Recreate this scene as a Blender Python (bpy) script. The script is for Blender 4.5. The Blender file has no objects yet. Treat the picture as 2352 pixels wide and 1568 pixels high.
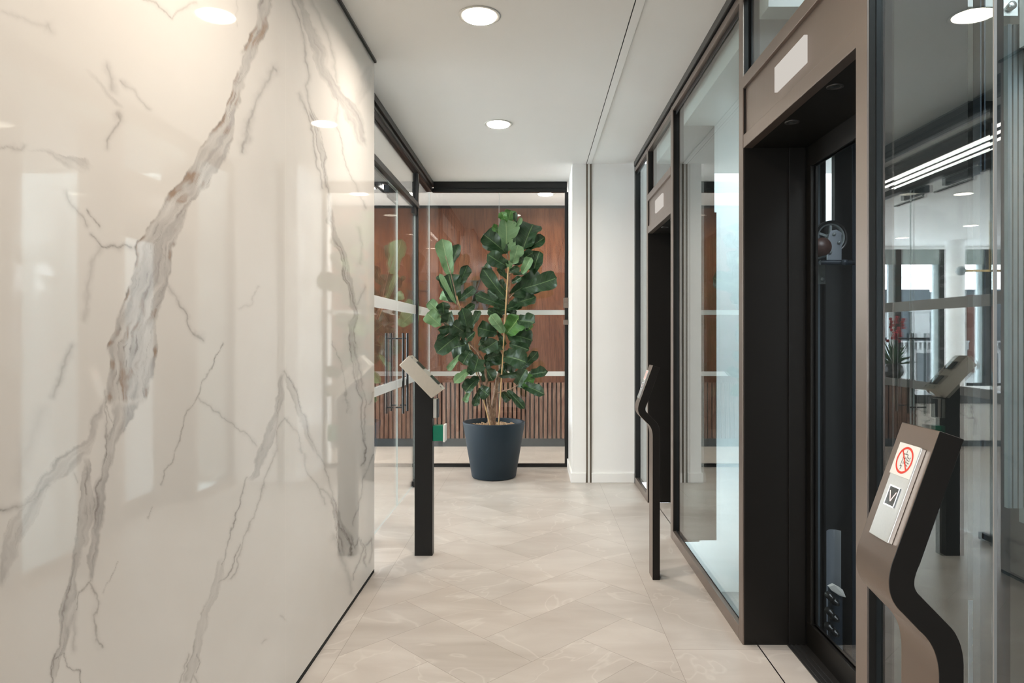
import bpy, bmesh, math, random
import numpy as np
from mathutils import Vector, Matrix, noise as mnoise

random.seed(7)
SC = bpy.context.scene
COL = SC.collection
PI = math.pi

# ------------------------------------------------------------ camera, sky, exposure
H = 1.3                                   # eye height
F = 1568.0                                # focal length in pixels of a 2352 wide frame (24 mm)
VX, VY = 1229.0, 768.0                    # vanishing point of the corridor
cam_d = bpy.data.cameras.new('camera'); cam_d.sensor_width = 36.0; cam_d.lens = 36.0*F/2352
cam_d.shift_x = (1176-VX)/2352; cam_d.shift_y = (VY-784)/2352
cam_d.clip_start = 0.05; cam_d.clip_end = 500
cam = bpy.data.objects.new('camera', cam_d); COL.objects.link(cam)
cam.location = (0, 0, H); cam.rotation_euler = (PI/2, 0, 0)
SC.camera = cam
SC.view_settings.view_transform = 'Standard'; SC.view_settings.look = 'None'
SC.view_settings.exposure = 0.89; SC.view_settings.gamma = 1.0; SC.view_settings.use_curve_mapping = False
SC.cycles.use_denoising = True
SC.cycles.max_bounces = 14; SC.cycles.diffuse_bounces = 5; SC.cycles.glossy_bounces = 8
SC.cycles.transparent_max_bounces = 32; SC.cycles.transmission_bounces = 8
SC.cycles.sample_clamp_indirect = 6.0
SC.cycles.caustics_reflective = False; SC.cycles.caustics_refractive = False

W = bpy.data.worlds.new('sky'); SC.world = W; W.use_nodes = True
bg = W.node_tree.nodes['Background']; bg.inputs[0].default_value = (0.86, 0.94, 1.0, 1); bg.inputs[1].default_value = 9.0

def area(name, loc, rot, sx, sy, power, col, portal=False, disk=False):
    l = bpy.data.lights.new(name, 'AREA'); l.shape = 'DISK' if disk else 'RECTANGLE'
    l.size = sx
    if not disk: l.size_y = sy
    l.energy = power; l.color = col
    if disk: l.spread = math.radians(158)
    if portal: l.cycles.is_portal = True
    o = bpy.data.objects.new(name, l); COL.objects.link(o); o.location = loc; o.rotation_euler = rot
    return o
# sky portals in the window and roof openings, including the added ones
area('sky_portal', (-5.3, 11.62, 1.4), (-PI/2, 0, 0), 7.2, 2.6, 1, (1, 1, 1), True)
area('sky_portal', (-8.95, 6.5, 1.4), (0, -PI/2, 0), 2.6, 9.5, 1, (1, 1, 1), True)
area('sky_portal', (2.0, .2, 4.15), (0, 0, 0), 2.0, 2.0, 1, (1, 1, 1), True)
area('sky_portal', (2.1, 6.3, 4.15), (0, 0, 0), 2.0, 1.2, 1, (1, 1, 1), True)

area('sky_portal', (-.88, -2.0, 1.4), (0, -PI/2, 0), 2.5, 2.1, 1, (1, 1, 1), True)
WARM = (1.0, 0.89, 0.77)
DL = 11.0                                  # downlight power

# ------------------------------------------------------------ materials
def newmat(name):
    m = bpy.data.materials.new(name); m.use_nodes = True
    nt = m.node_tree; nt.nodes.clear()
    out = nt.nodes.new('ShaderNodeOutputMaterial')
    return m, nt, out
def principled(nt, out, col=(.5, .5, .5), rough=.5, metal=0.0, coat=0.0, spec=.5, emit=None, es=0):
    p = nt.nodes.new('ShaderNodeBsdfPrincipled')
    p.inputs['Base Color'].default_value = (*col, 1); p.inputs['Roughness'].default_value = rough
    p.inputs['Metallic'].default_value = metal; p.inputs['Coat Weight'].default_value = coat
    p.inputs['Specular IOR Level'].default_value = spec
    if emit: p.inputs['Emission Color'].default_value = (*emit, 1); p.inputs['Emission Strength'].default_value = es
    nt.links.new(p.outputs[0], out.inputs[0])
    return p
def math_n(nt, op, a, b=None, c=None):
    n = nt.nodes.new('ShaderNodeMath'); n.operation = op
    for i, v in enumerate((a, b, c)):
        if v is None: continue
        if isinstance(v, (int, float)): n.inputs[i].default_value = v
        else: nt.links.new(v, n.inputs[i])
    return n.outputs[0]
def mix_col(nt, fac, a, b, blend='MIX'):
    n = nt.nodes.new('ShaderNodeMix'); n.data_type = 'RGBA'; n.blend_type = blend
    if isinstance(fac, (int, float)): n.inputs[0].default_value = fac
    else: nt.links.new(fac, n.inputs[0])
    for i, v in ((6, a), (7, b)):
        if isinstance(v, tuple): n.inputs[i].default_value = (*v, 1) if len(v) == 3 else v
        else: nt.links.new(v, n.inputs[i])
    return n.outputs[2]
def ramp(nt, fac, stops):
    n = nt.nodes.new('ShaderNodeValToRGB'); nt.links.new(fac, n.inputs[0])
    while len(n.color_ramp.elements) < len(stops): n.color_ramp.elements.new(.5)
    for e, (p, c) in zip(n.color_ramp.elements, stops): e.position = p; e.color = (*c, 1) if len(c) == 3 else c
    return n.outputs[0]
def coords(nt, scale=(1, 1, 1), loc=(0, 0, 0), rot=(0, 0, 0), kind='Object'):
    t = nt.nodes.new('ShaderNodeTexCoord'); m = nt.nodes.new('ShaderNodeMapping')
    m.inputs['Scale'].default_value = scale; m.inputs['Location'].default_value = loc; m.inputs['Rotation'].default_value = rot
    nt.links.new(t.outputs[kind], m.inputs[0]); return m.outputs[0]
def world_pos(nt, scale=(1, 1, 1)):
    g = nt.nodes.new('ShaderNodeNewGeometry'); m = nt.nodes.new('ShaderNodeMapping')
    m.inputs['Scale'].default_value = scale; nt.links.new(g.outputs['Position'], m.inputs[0]); return m.outputs[0]
def noise_n(nt, vec, scale=5, detail=4, rough=.5, dist=0, out='Fac'):
    n = nt.nodes.new('ShaderNodeTexNoise'); nt.links.new(vec, n.inputs['Vector'])
    n.inputs['Scale'].default_value = scale; n.inputs['Detail'].default_value = detail
    n.inputs['Roughness'].default_value = rough; n.inputs['Distortion'].default_value = dist
    return n.outputs[out]
def bump(nt, p, height, strength=.1, dist=.01):
    b = nt.nodes.new('ShaderNodeBump'); b.inputs['Strength'].default_value = strength; b.inputs['Distance'].default_value = dist
    nt.links.new(height, b.inputs['Height']); nt.links.new(b.outputs[0], p.inputs['Normal'])

def paint(name, col, rough=.5, metal=0.0, var=.04, scale=3.0, spec=.5, coat=0.0):
    m, nt, out = newmat(name); p = principled(nt, out, col, rough, metal, coat, spec)
    v = world_pos(nt); f = noise_n(nt, v, scale, 5)
    lo = tuple(c*(1-var) for c in col); hi = tuple(min(1, c*(1+var)) for c in col)
    c = mix_col(nt, f, lo, hi); nt.links.new(c, p.inputs['Base Color'])
    return m
def brushed(name, col, rough=.3, metal=1.0, axis_scale=(400, 400, 6)):
    m, nt, out = newmat(name); p = principled(nt, out, col, rough, metal)
    f = noise_n(nt, world_pos(nt, axis_scale), 1, 3)
    r = math_n(nt, 'MULTIPLY_ADD', f, .2, rough-.1); nt.links.new(r, p.inputs['Roughness'])
    c = mix_col(nt, f, tuple(x*.93 for x in col), tuple(min(1, x*1.07) for x in col)); nt.links.new(c, p.inputs['Base Color'])
    return m
def emis(name, col, s):
    m, nt, out = newmat(name); e = nt.nodes.new('ShaderNodeEmission')
    e.inputs[0].default_value = (*col, 1); e.inputs[1].default_value = s; nt.links.new(e.outputs[0], out.inputs[0]); return m
def glass(name, tint=(.93, .96, .95), ior=1.5):
    """architectural pane: each face reflects by Fresnel and lets the rest straight through"""
    m, nt, out = newmat(name)
    tr = nt.nodes.new('ShaderNodeBsdfTransparent'); tr.inputs[0].default_value = (*tint, 1)
    gl = nt.nodes.new('ShaderNodeBsdfGlossy'); gl.inputs['Roughness'].default_value = 0.0; gl.inputs[0].default_value = (1, 1, 1, 1)
    lw = nt.nodes.new('ShaderNodeFresnel'); lw.inputs['IOR'].default_value = ior
    # a front face and a back face share the same angle here, so use the outside IOR on both sides
    g = nt.nodes.new('ShaderNodeNewGeometry')
    dot = nt.nodes.new('ShaderNodeVectorMath'); dot.operation = 'DOT_PRODUCT'
    nt.links.new(g.outputs['Normal'], dot.inputs[0]); nt.links.new(g.outputs['Incoming'], dot.inputs[1])
    c = math_n(nt, 'ABSOLUTE', dot.outputs['Value'])
    r0 = ((ior-1)/(ior+1))**2
    k = math_n(nt, 'POWER', math_n(nt, 'SUBTRACT', 1.0, c), 5.0)
    fr = math_n(nt, 'MULTIPLY_ADD', k, 1-r0, r0)
    nt.nodes.remove(lw)
    mx = nt.nodes.new('ShaderNodeMixShader'); nt.links.new(fr, mx.inputs[0])
    nt.links.new(tr.outputs[0], mx.inputs[1]); nt.links.new(gl.outputs[0], mx.inputs[2]); nt.links.new(mx.outputs[0], out.inputs[0])
    return m

M = {}
M['ceiling'] = paint('ceiling_white', (.88, .88, .865), .6, var=.015)
M['white'] = paint('wall_white', (.89, .89, .88), .45, var=.015)
M['offwhite'] = paint('off_white', (.70, .69, .67), .5, var=.02)
M['bronze'] = brushed('bronze_anodised', (.25, .20, .172), .34, .8)
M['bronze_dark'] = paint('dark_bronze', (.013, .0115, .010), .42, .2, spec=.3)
M['black'] = paint('black_powder_coat', (.007, .0075, .008), .38, spec=.4)
M['black_frame'] = paint('black_frame', (.012, .013, .014), .3, spec=.5)
M['shadow'] = paint('recess_black', (.01, .01, .01), .8)
M['track'] = brushed('dark_grey_aluminium', (.075, .073, .072), .4, .7)
M['steel'] = brushed('brushed_steel', (.74, .67, .58), .5, 1.0, (60, 60, 60))
M['stain'] = brushed('satin_steel', (.70, .69, .66), .33, 1.0)
M['chrome'] = paint('chrome', (.8, .8, .8), .08, 1.0)
M['brass'] = paint('slot_brass', (.16, .13, .10), .35, .8)
M['glass'] = glass('clear_glass', (.975, .985, .98), 1.5)
M['glass_lift'] = glass('lift_glass', (.88, .94, .94), 1.85)
M['glass_edge'] = paint('glass_edge', (.62, .72, .72), .15, 0.0, spec=.8)
M['frost'] = paint('frosted_film', (.62, .62, .61), .6)
M['walnut_back'] = paint('slat_backing', (.035, .022, .017), .7)
M['base_grey'] = paint('grey_blue_skirting', (.035, .042, .047), .5)
M['pot'] = paint('blue_grey_planter', (.012, .024, .036), .55, var=.03, spec=.35)
M['pebble'] = paint('clay_pebbles', (.42, .30, .20), .8, var=.3, scale=60)
M['cane'] = paint('bamboo_cane', (.50, .33, .16), .5, var=.15, scale=20)
M['green'] = paint('green_plastic', (.0, .16, .095), .3)
M['whiteplastic'] = paint('white_plastic', (.75, .75, .72), .35)
M['lens'] = emis('downlight_lens', (1.0, .90, .75), 14.0)
M['led'] = emis('led_strip', (1.0, .95, .87), 9.0)
M['display'] = emis('lift_display', (1.0, .93, .85), .34)
M['globe'] = emis('opal_globe', (1.0, .78, .45), 1.3)
M['globe_off'] = paint('smoked_globe', (.35, .40, .42), .1)
M['brassrod'] = paint('brass_rod', (.55, .38, .15), .3, .9)
M['navy'] = paint('navy_steel', (.022, .032, .045), .45, .2)
M['greysteel'] = paint('grey_machine_steel', (.22, .25, .26), .4, .4, var=.15, scale=8)
M['pale_steel'] = paint('pale_guard_sheet', (.26, .29, .33), .3, .3)
M['rubber'] = paint('dark_red_brown_casting', (.06, .03, .025), .4)
M['shaft'] = paint('shaft_grey', (.22, .23, .23), .7, var=.06)
M['shaft_dark'] = paint('shaft_dark', (.03, .033, .035), .6)
M['shaft_white'] = paint('shaft_white', (.80, .84, .84), .5, var=.03)
M['red'] = paint('red_print', (.62, .05, .03), .5)
M['ink'] = paint('black_print', (.03, .03, .03), .5)
M['sticker'] = paint('white_sticker', (.66, .65, .62), .45)
M['btn'] = paint('button_black_glass', (.04, .045, .045), .08, spec=.6)
M['btn_frame'] = emis('button_ring_light', (1, 1, 1), 1.3)
M['btn_v'] = emis('button_arrow_light', (1.0, .72, .65), .85)
M['seal'] = paint('grey_seal', (.26, .26, .25), .5)
M['blue_white'] = paint('window_reveal', (.50, .58, .60), .5)
M['blind'] = paint('roller_blind', (.30, .34, .32), .8)
M['desk_top'] = paint('desk_top_dark', (.05, .05, .05), .35)
M['roof'] = paint('slate_roof', (.035, .045, .052), .7, var=.1)
M['brick'] = paint('red_brick', (.075, .028, .018), .8, var=.15)
M['render'] = paint('pale_stucco', (.20, .205, .205), .8)
M['win_dark'] = paint('far_window', (.02, .026, .03), .2)
M['orchid'] = paint('dark_red_petal', (.35, .02, .03), .5)
M['fern'] = paint('fern_green', (.03, .09, .03), .5, var=.2)
M['trunk'] = None

# walnut veneer
def walnut(name, dark, mid, light, seam=.0):
    m, nt, out = newmat(name); p = principled(nt, out, mid, .42, spec=.35)
    v = world_pos(nt, (1, 1, .05)); a = noise_n(nt, v, 80, 7, .7, .2)
    v2 = world_pos(nt, (1, 1, .22)); b = noise_n(nt, v2, 3.2, 4, .5, 2.2)
    wv = nt.nodes.new('ShaderNodeMath'); wv.operation = 'SINE'; nt.links.new(math_n(nt, 'MULTIPLY', b, 34.0), wv.inputs[0])
    w2 = math_n(nt, 'MULTIPLY_ADD', wv.outputs[0], .05, 0.0)
    f = math_n(nt, 'ADD', a, w2)
    c = ramp(nt, f, [(.34, dark), (.5, mid), (.66, light)])
    if seam:
        g = nt.nodes.new('ShaderNodeNewGeometry'); s = nt.nodes.new('ShaderNodeSeparateXYZ'); nt.links.new(g.outputs['Position'], s.inputs[0])
        q = math_n(nt, 'DIVIDE', s.outputs[0], seam); fl = math_n(nt, 'FLOOR', q)
        wn = nt.nodes.new('ShaderNodeTexWhiteNoise'); wn.noise_dimensions = '1D'; nt.links.new(fl, wn.inputs['W'])
        k = math_n(nt, 'MULTIPLY_ADD', wn.outputs['Value'], .32, .84)
        cc = nt.nodes.new('ShaderNodeVectorMath'); cc.operation = 'SCALE'; nt.links.new(c, cc.inputs[0]); nt.links.new(k, cc.inputs['Scale'])
        c = cc.outputs[0]
    nt.links.new(c, p.inputs['Base Color']); return m
M['walnut'] = walnut('walnut_veneer', (.056, .016, .0065), (.100, .034, .0145), (.140, .056, .027), .58)
M['slat'] = walnut('walnut_slat', (.095, .043, .030), (.17, .090, .063), (.26, .16, .115), .051)

# stone floor: diagonal herringbone of large tiles inside straight borders
def floor_mat():
    m, nt, out = newmat('stone_floor_tiles'); p = principled(nt, out, (.6, .55, .5), .30, spec=.45)
    g = nt.nodes.new('ShaderNodeNewGeometry'); s = nt.nodes.new('ShaderNodeSeparateXYZ'); nt.links.new(g.outputs['Position'], s.inputs[0])
    X, Y = s.outputs[0], s.outputs[1]
    A = .293
    u = math_n(nt, 'DIVIDE', math_n(nt, 'SUBTRACT', math_n(nt, 'MULTIPLY', math_n(nt, 'ADD', X, Y), .70711), 1.617), A)
    v = math_n(nt, 'DIVIDE', math_n(nt, 'SUBTRACT', math_n(nt, 'MULTIPLY', math_n(nt, 'SUBTRACT', Y, X), .70711), 1.635), A)
    i = math_n(nt, 'FLOOR', u); j = math_n(nt, 'FLOOR', v)
    fu = math_n(nt, 'SUBTRACT', u, i); fv = math_n(nt, 'SUBTRACT', v, j)
    k = math_n(nt, 'FLOORED_MODULO', math_n(nt, 'SUBTRACT', i, j), 4.0)
    def eq(a): return math_n(nt, 'COMPARE', k, float(a), .1)
    k0, k1, k2, k3 = eq(0), eq(1), eq(2), eq(3)
    dl = math_n(nt, 'ADD', fu, k1); dr = math_n(nt, 'ADD', math_n(nt, 'SUBTRACT', 1.0, fu), k0)
    db = math_n(nt, 'ADD', fv, k2); dt = math_n(nt, 'ADD', math_n(nt, 'SUBTRACT', 1.0, fv), k3)
    dh = math_n(nt, 'MULTIPLY', math_n(nt, 'MINIMUM', math_n(nt, 'MINIMUM', dl, dr), math_n(nt, 'MINIMUM', db, dt)), A)
    ih = math_n(nt, 'SUBTRACT', i, k1); jh = math_n(nt, 'SUBTRACT', j, k2)
    idh = math_n(nt, 'ADD', math_n(nt, 'MULTIPLY', ih, 7.13), math_n(nt, 'MULTIPLY', jh, 3.71))
    # straight border rows
    P = 1.08
    yb = math_n(nt, 'DIVIDE', math_n(nt, 'SUBTRACT', Y, .66), P); jb = math_n(nt, 'FLOOR', yb); fb = math_n(nt, 'SUBTRACT', yb, jb)
    dby = math_n(nt, 'MULTIPLY', math_n(nt, 'MINIMUM', fb, math_n(nt, 'SUBTRACT', 1.0, fb)), P)
    dxa = math_n(nt, 'ABSOLUTE', math_n(nt, 'SUBTRACT', X, -.797)); dxb = math_n(nt, 'ABSOLUTE', math_n(nt, 'SUBTRACT', X, .565))
    dx = math_n(nt, 'MINIMUM', dxa, dxb)
    inside = math_n(nt, 'MULTIPLY', math_n(nt, 'GREATER_THAN', X, -.797), math_n(nt, 'LESS_THAN', X, .565))
    far = math_n(nt, 'LESS_THAN', X, -1.04)
    inside = math_n(nt, 'MAXIMUM', inside, far)
    inside = math_n(nt, 'MULTIPLY', inside, math_n(nt, 'MAXIMUM', math_n(nt, 'LESS_THAN', Y, 5.42), far))
    idb = math_n(nt, 'ADD', math_n(nt, 'MULTIPLY', jb, 5.3), math_n(nt, 'MULTIPLY', math_n(nt, 'GREATER_THAN', X, 0.0), 31.0))
    def sel(a, b):   # inside ? a : b
        n = nt.nodes.new('ShaderNodeMix'); n.data_type = 'FLOAT'; nt.links.new(inside, n.inputs[0]); nt.links.new(b, n.inputs[2]); nt.links.new(a, n.inputs[3]); return n.outputs[0]
    d = math_n(nt, 'MINIMUM', sel(dh, dby), math_n(nt, 'ADD', dx, math_n(nt, 'MULTIPLY', far, 5.0)))
    tid = sel(idh, idb)
    wn = nt.nodes.new('ShaderNodeTexWhiteNoise'); wn.noise_dimensions = '1D'; nt.links.new(tid, wn.inputs['W'])
    off = nt.nodes.new('ShaderNodeVectorMath'); off.operation = 'MULTIPLY_ADD'
    nt.links.new(wn.outputs['Color'], off.inputs[0]); off.inputs[1].default_value = (40, 40, 40); nt.links.new(g.outputs['Position'], off.inputs[2])
    def scaled(sc):
        mp = nt.nodes.new('ShaderNodeMapping'); mp.inputs['Scale'].default_value = sc; mp.inputs['Rotation'].default_value = (0, 0, .5); nt.links.new(off.outputs[0], mp.inputs[0]); return mp.outputs[0]
    n1 = noise_n(nt, scaled((.8, 2.6, 1)), 2.2, 6, .55, .7)
    n2 = noise_n(nt, scaled((1, 1, 1)), 1.6, 3, .5, 1.2)
    vein = math_n(nt, 'ABSOLUTE', math_n(nt, 'SUBTRACT', n2, .5))
    vm = ramp(nt, vein, [(0.0, (.5, .5, .5)), (.010, (0, 0, 0))])
    c = ramp(nt, n1, [(.25, (.40, .355, .315)), (.5, (.46, .415, .375)), (.75, (.525, .483, .442))])
    kk = math_n(nt, 'MULTIPLY_ADD', wn.outputs['Value'], .12, .94)
    cc = nt.nodes.new('ShaderNodeVectorMath'); cc.operation = 'SCALE'; nt.links.new(c, cc.inputs[0]); nt.links.new(kk, cc.inputs['Scale'])
    c = mix_col(nt, math_n(nt, 'MULTIPLY', vm, .55), cc.outputs[0], (.70, .66, .61))
    grout = math_n(nt, 'LESS_THAN', d, .0012)
    c = mix_col(nt, math_n(nt, 'MULTIPLY', grout, .75), c, (.24, .20, .17))
    nt.links.new(c, p.inputs['Base Color'])
    nt.links.new(math_n(nt, 'MULTIPLY_ADD', n1, .2, .22), p.inputs['Roughness'])
    return m
M['floor'] = floor_mat()

# polished marble: veins come as mesh attributes laid over the slab
def marble_mat():
    m, nt, out = newmat('polished_marble'); p = principled(nt, out, (.8, .78, .75), .035, spec=.62)
    def at(n):
        a = nt.nodes.new('ShaderNodeAttribute'); a.attribute_name = n; return a.outputs['Fac']
    v = world_pos(nt); cloud = noise_n(nt, v, 1.6, 5, .5, .6)
    base = ramp(nt, cloud, [(.3, (.70, .665, .62)), (.7, (.75, .72, .68))])
    fine = noise_n(nt, world_pos(nt, (1, 1, .35)), 38, 6, .6, .5)
    g1 = math_n(nt, 'MULTIPLY', at('band'), math_n(nt, 'MULTIPLY_ADD', fine, .5, .68))
    c = mix_col(nt, g1, base, (.40, .375, .355))
    c = mix_col(nt, at('rust'), c, (.33, .22, .15))
    c = mix_col(nt, at('vein'), c, (.13, .105, .085))
    c = mix_col(nt, at('seam'), c, (.80, .76, .70))
    nt.links.new(c, p.inputs['Base Color']); return m
M['marble'] = marble_mat()
def marble_plain():
    m, nt, out = newmat('desk_marble'); p = principled(nt, out, (.8, .78, .75), .12)
    n2 = noise_n(nt, world_pos(nt, (.7, 1, 1)), 1.5, 5, .55, 1.5)
    vein = math_n(nt, 'ABSOLUTE', math_n(nt, 'SUBTRACT', n2, .5))
    c = ramp(nt, vein, [(0.0, (.25, .23, .22)), (.015, (.72, .69, .65)), (.3, (.80, .78, .75))])
    nt.links.new(c, p.inputs['Base Color']); return m
M['desk_marble'] = marble_plain()
def bark():
    m, nt, out = newmat('fig_bark'); p = principled(nt, out, (.3, .2, .15), .8)
    f = noise_n(nt, world_pos(nt, (1, 1, .4)), 60, 6, .65)
    c = ramp(nt, f, [(.3, (.08, .05, .035)), (.55, (.24, .16, .11)), (.75, (.42, .33, .25))]); nt.links.new(c, p.inputs['Base Color'])
    bump(nt, p, f, .5, .004); return m
M['bark'] = bark()
def leaf_mat(name, lo, hi, vein, rough):
    m, nt, out = newmat(name); p = principled(nt, out, hi, rough, spec=.45)
    uv = nt.nodes.new('ShaderNodeUVMap'); uv.uv_map = 'leaf'; s = nt.nodes.new('ShaderNodeSeparateXYZ'); nt.links.new(uv.outputs[0], s.inputs[0])
    S, T = s.outputs[0], math_n(nt, 'ABSOLUTE', math_n(nt, 'SUBTRACT', s.outputs[1], .5))     # T 0..0.5
    lat = math_n(nt, 'FRACT', math_n(nt, 'MULTIPLY', math_n(nt, 'SUBTRACT', S, math_n(nt, 'MULTIPLY', math_n(nt, 'POWER', math_n(nt, 'MULTIPLY', T, 2.0), 1.35), .20)), 7.0))
    lv = math_n(nt, 'LESS_THAN', math_n(nt, 'ABSOLUTE', math_n(nt, 'SUBTRACT', lat, .5)), .04)
    mid = math_n(nt, 'LESS_THAN', T, .017)
    vv = math_n(nt, 'MAXIMUM', math_n(nt, 'MULTIPLY', lv, .22), mid)
    n = noise_n(nt, world_pos(nt), 14, 5, .6)
    # blotches between the veins
    c = mix_col(nt, n, lo, hi); c = mix_col(nt, math_n(nt, 'MULTIPLY', vv, .75), c, vein)
    nt.links.new(c, p.inputs['Base Color'])
    h = math_n(nt, 'ADD', math_n(nt, 'MULTIPLY', math_n(nt, 'COSINE', math_n(nt, 'MULTIPLY', math_n(nt, 'SUBTRACT', lat, .5), 6.283)), .5), math_n(nt, 'MULTIPLY', n, .4))
    bump(nt, p, h, .22, .004)
    return m
M['leaf_top'] = leaf_mat('leaf_upper_side', (.012, .032, .015), (.030, .072, .030), (.16, .26, .11), .38)
M['leaf_low'] = leaf_mat('leaf_under_side', (.13, .24, .12), (.20, .34, .17), (.38, .50, .28), .55)
M['leaf_young'] = leaf_mat('young_leaf', (.05, .15, .035), (.10, .24, .06), (.30, .45, .18), .35)

# ------------------------------------------------------------ mesh building
class MB:
    def __init__(s): s.v = []; s.f = []; s.m = []; s.sm = []
    def add(s, vs, fs, mi=0, smooth=False):
        b = len(s.v); s.v += [tuple(v) for v in vs]
        for f in fs: s.f.append(tuple(b+i for i in f)); s.m.append(mi); s.sm.append(smooth)
        return s
    def box(s, x0, x1, y0, y1, z0, z1, mi=0):
        vs = [(x, y, z) for x in (x0, x1) for y in (y0, y1) for z in (z0, z1)]
        return s.add(vs, [(0, 1, 3, 2), (4, 6, 7, 5), (0, 4, 5, 1), (2, 3, 7, 6), (0, 2, 6, 4), (1, 5, 7, 3)], mi)
    def obox(s, c, ax, ay, az, mi=0):
        """box from a corner-centre and three half axes"""
        c = Vector(c); vs = [c+a*Vector(ax)+b*Vector(ay)+d*Vector(az) for a in (-1, 1) for b in (-1, 1) for d in (-1, 1)]
        return s.add(vs, [(0, 1, 3, 2), (4, 6, 7, 5), (0, 4, 5, 1), (2, 3, 7, 6), (0, 2, 6, 4), (1, 5, 7, 3)], mi)
    def tube(s, pts, r, n=12, mi=0, caps=True):
        """tube along points; r a number or one per point"""
        pts = [Vector(p) for p in pts]; rs = r if isinstance(r, (list, tuple)) else [r]*len(pts)
        rings = []; up = None
        for i, p in enumerate(pts):
            d = (pts[min(i+1, len(pts)-1)]-pts[max(i-1, 0)]).normalized()
            if up is None: up = Vector((0, 0, 1)) if abs(d.z) < .9 else Vector((1, 0, 0))
            a = d.cross(up).normalized(); b = a.cross(d).normalized(); up = b
            rings.append([p+rs[i]*(math.cos(2*PI*k/n)*a+math.sin(2*PI*k/n)*b) for k in range(n)])
        vs = [v for rg in rings for v in rg]; fs = []
        for i in range(len(pts)-1):
            for k in range(n): fs.append((i*n+k, i*n+(k+1) % n, (i+1)*n+(k+1) % n, (i+1)*n+k))
        s.add(vs, fs, mi, True)
        if caps: s.add(rings[0], [tuple(range(n))[::-1]], mi); s.add(rings[-1], [tuple(range(n))], mi)
        return s
    def lathe(s, prof, c=(0, 0, 0), n=48, mi=0, smooth=True):
        vs = []; fs = []
        for r, z in prof:
            for k in range(n): vs.append((c[0]+r*math.cos(2*PI*k/n), c[1]+r*math.sin(2*PI*k/n), c[2]+z))
        for i in range(len(prof)-1):
            for k in range(n): fs.append((i*n+k, i*n+(k+1) % n, (i+1)*n+(k+1) % n, (i+1)*n+k))
        return s.add(vs, fs, mi, smooth)
    def disc(s, c, r, n=32, mi=0, normal='z', down=False):
        ax = {'z': ((1, 0, 0), (0, 1, 0)), 'x': ((0, 1, 0), (0, 0, 1)), 'y': ((1, 0, 0), (0, 0, 1))}[normal]
        vs = [tuple(c[i]+r*(math.cos(2*PI*k/n)*ax[0][i]+math.sin(2*PI*k/n)*ax[1][i]) for i in range(3)) for k in range(n)]
        f = tuple(range(n)); return s.add(vs, [f[::-1] if down else f], mi)
    def prism(s, poly, y0, y1, mi=0, fr=lambda a, b, y: (a, y, b)):
        """extrude a 2-D outline (x,z) along y"""
        n = len(poly); vs = [fr(a, b, y0) for a, b in poly]+[fr(a, b, y1) for a, b in poly]
        fs = [tuple(range(n)), tuple(range(n, 2*n))[::-1]]+[(i, i+n, (i+1) % n+n, (i+1) % n) for i in range(n)]
        return s.add(vs, fs, mi)
    def sphere(s, c, r, n=16, m=10, mi=0, sq=(1, 1, 1)):
        vs = []; fs = []
        for i in range(m+1):
            t = PI*i/m
            for k in range(n): vs.append((c[0]+sq[0]*r*math.sin(t)*math.cos(2*PI*k/n), c[1]+sq[1]*r*math.sin(t)*math.sin(2*PI*k/n), c[2]+sq[2]*r*math.cos(t)))
        for i in range(m):
            for k in range(n): fs.append((i*n+k, (i+1)*n+k, (i+1)*n+(k+1) % n, i*n+(k+1) % n))
        return s.add(vs, fs, mi, True)
    def build(s, name, mats, parent=None, bevel=0, org=None, fixn=True):
        if not isinstance(mats, (list, tuple)): mats = [mats]
        off = Vector((0, 0, 0))
        if parent is not None:
            q = parent
            while q is not None: off = off+q.location; q = q.parent
        elif org is not None: off = Vector(org)
        me = bpy.data.meshes.new(name); me.from_pydata([tuple(Vector(v)-off) for v in s.v], [], s.f)
        for mt in mats: me.materials.append(mt)
        me.polygons.foreach_set('material_index', s.m); me.polygons.foreach_set('use_smooth', s.sm)
        if fixn:
            bm = bmesh.new(); bm.from_mesh(me); bmesh.ops.recalc_face_normals(bm, faces=bm.faces); bm.to_mesh(me); bm.free()
        me.update()
        o = bpy.data.objects.new(name, me); COL.objects.link(o)
        if parent is not None: o.parent = parent
        elif org is not None: o.location = org
        if bevel:
            b = o.modifiers.new('bevel', 'BEVEL'); b.width = bevel; b.segments = 2; b.limit_method = 'ANGLE'; b.angle_limit = .6
        return o
def tag(o, label, cat=None, group=None, kind=None):
    if label: o['label'] = label
    if cat: o['category'] = cat
    if group: o['group'] = group
    if kind: o['kind'] = kind
    return o
def struct(o, label=None, cat=None): return tag(o, label, cat, None, 'structure')
def empty(name, loc):
    o = bpy.data.objects.new(name, None); COL.objects.link(o); o.location = loc; o.empty_display_size = .05; return o
def copy_tree(o, parent=None):
    c = o.copy(); COL.objects.link(c)
    if parent is not None: c.parent = parent
    for ch in list(o.children): copy_tree(ch, c)
    return c
def box(name, b, mat, parent=None, bevel=0): return MB().box(*b).build(name, mat, parent, bevel)

# ------------------------------------------------------------ the setting
CZ = 2.8
XM, YM = -.881, 3.74            # marble face, marble end
XG = -1.04                      # glass partition of the reception
XF, XP = .87, .894               # lift frame face, lift glass
YB = 6.72                       # back glass screen
YW = 7.93                       # walnut wall
struct(MB().box(-9.0, .935, -3.2, 11.8, -.12, 0).build('floor', M['floor']), 'beige stone tile floor laid in a diagonal herringbone with straight borders', 'floor')
struct(MB().box(-9.0, .90, -3.2, 11.8, CZ, CZ+.2).build('ceiling', M['ceiling']), 'plain off-white plasterboard ceiling over the corridor', 'ceiling')

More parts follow.
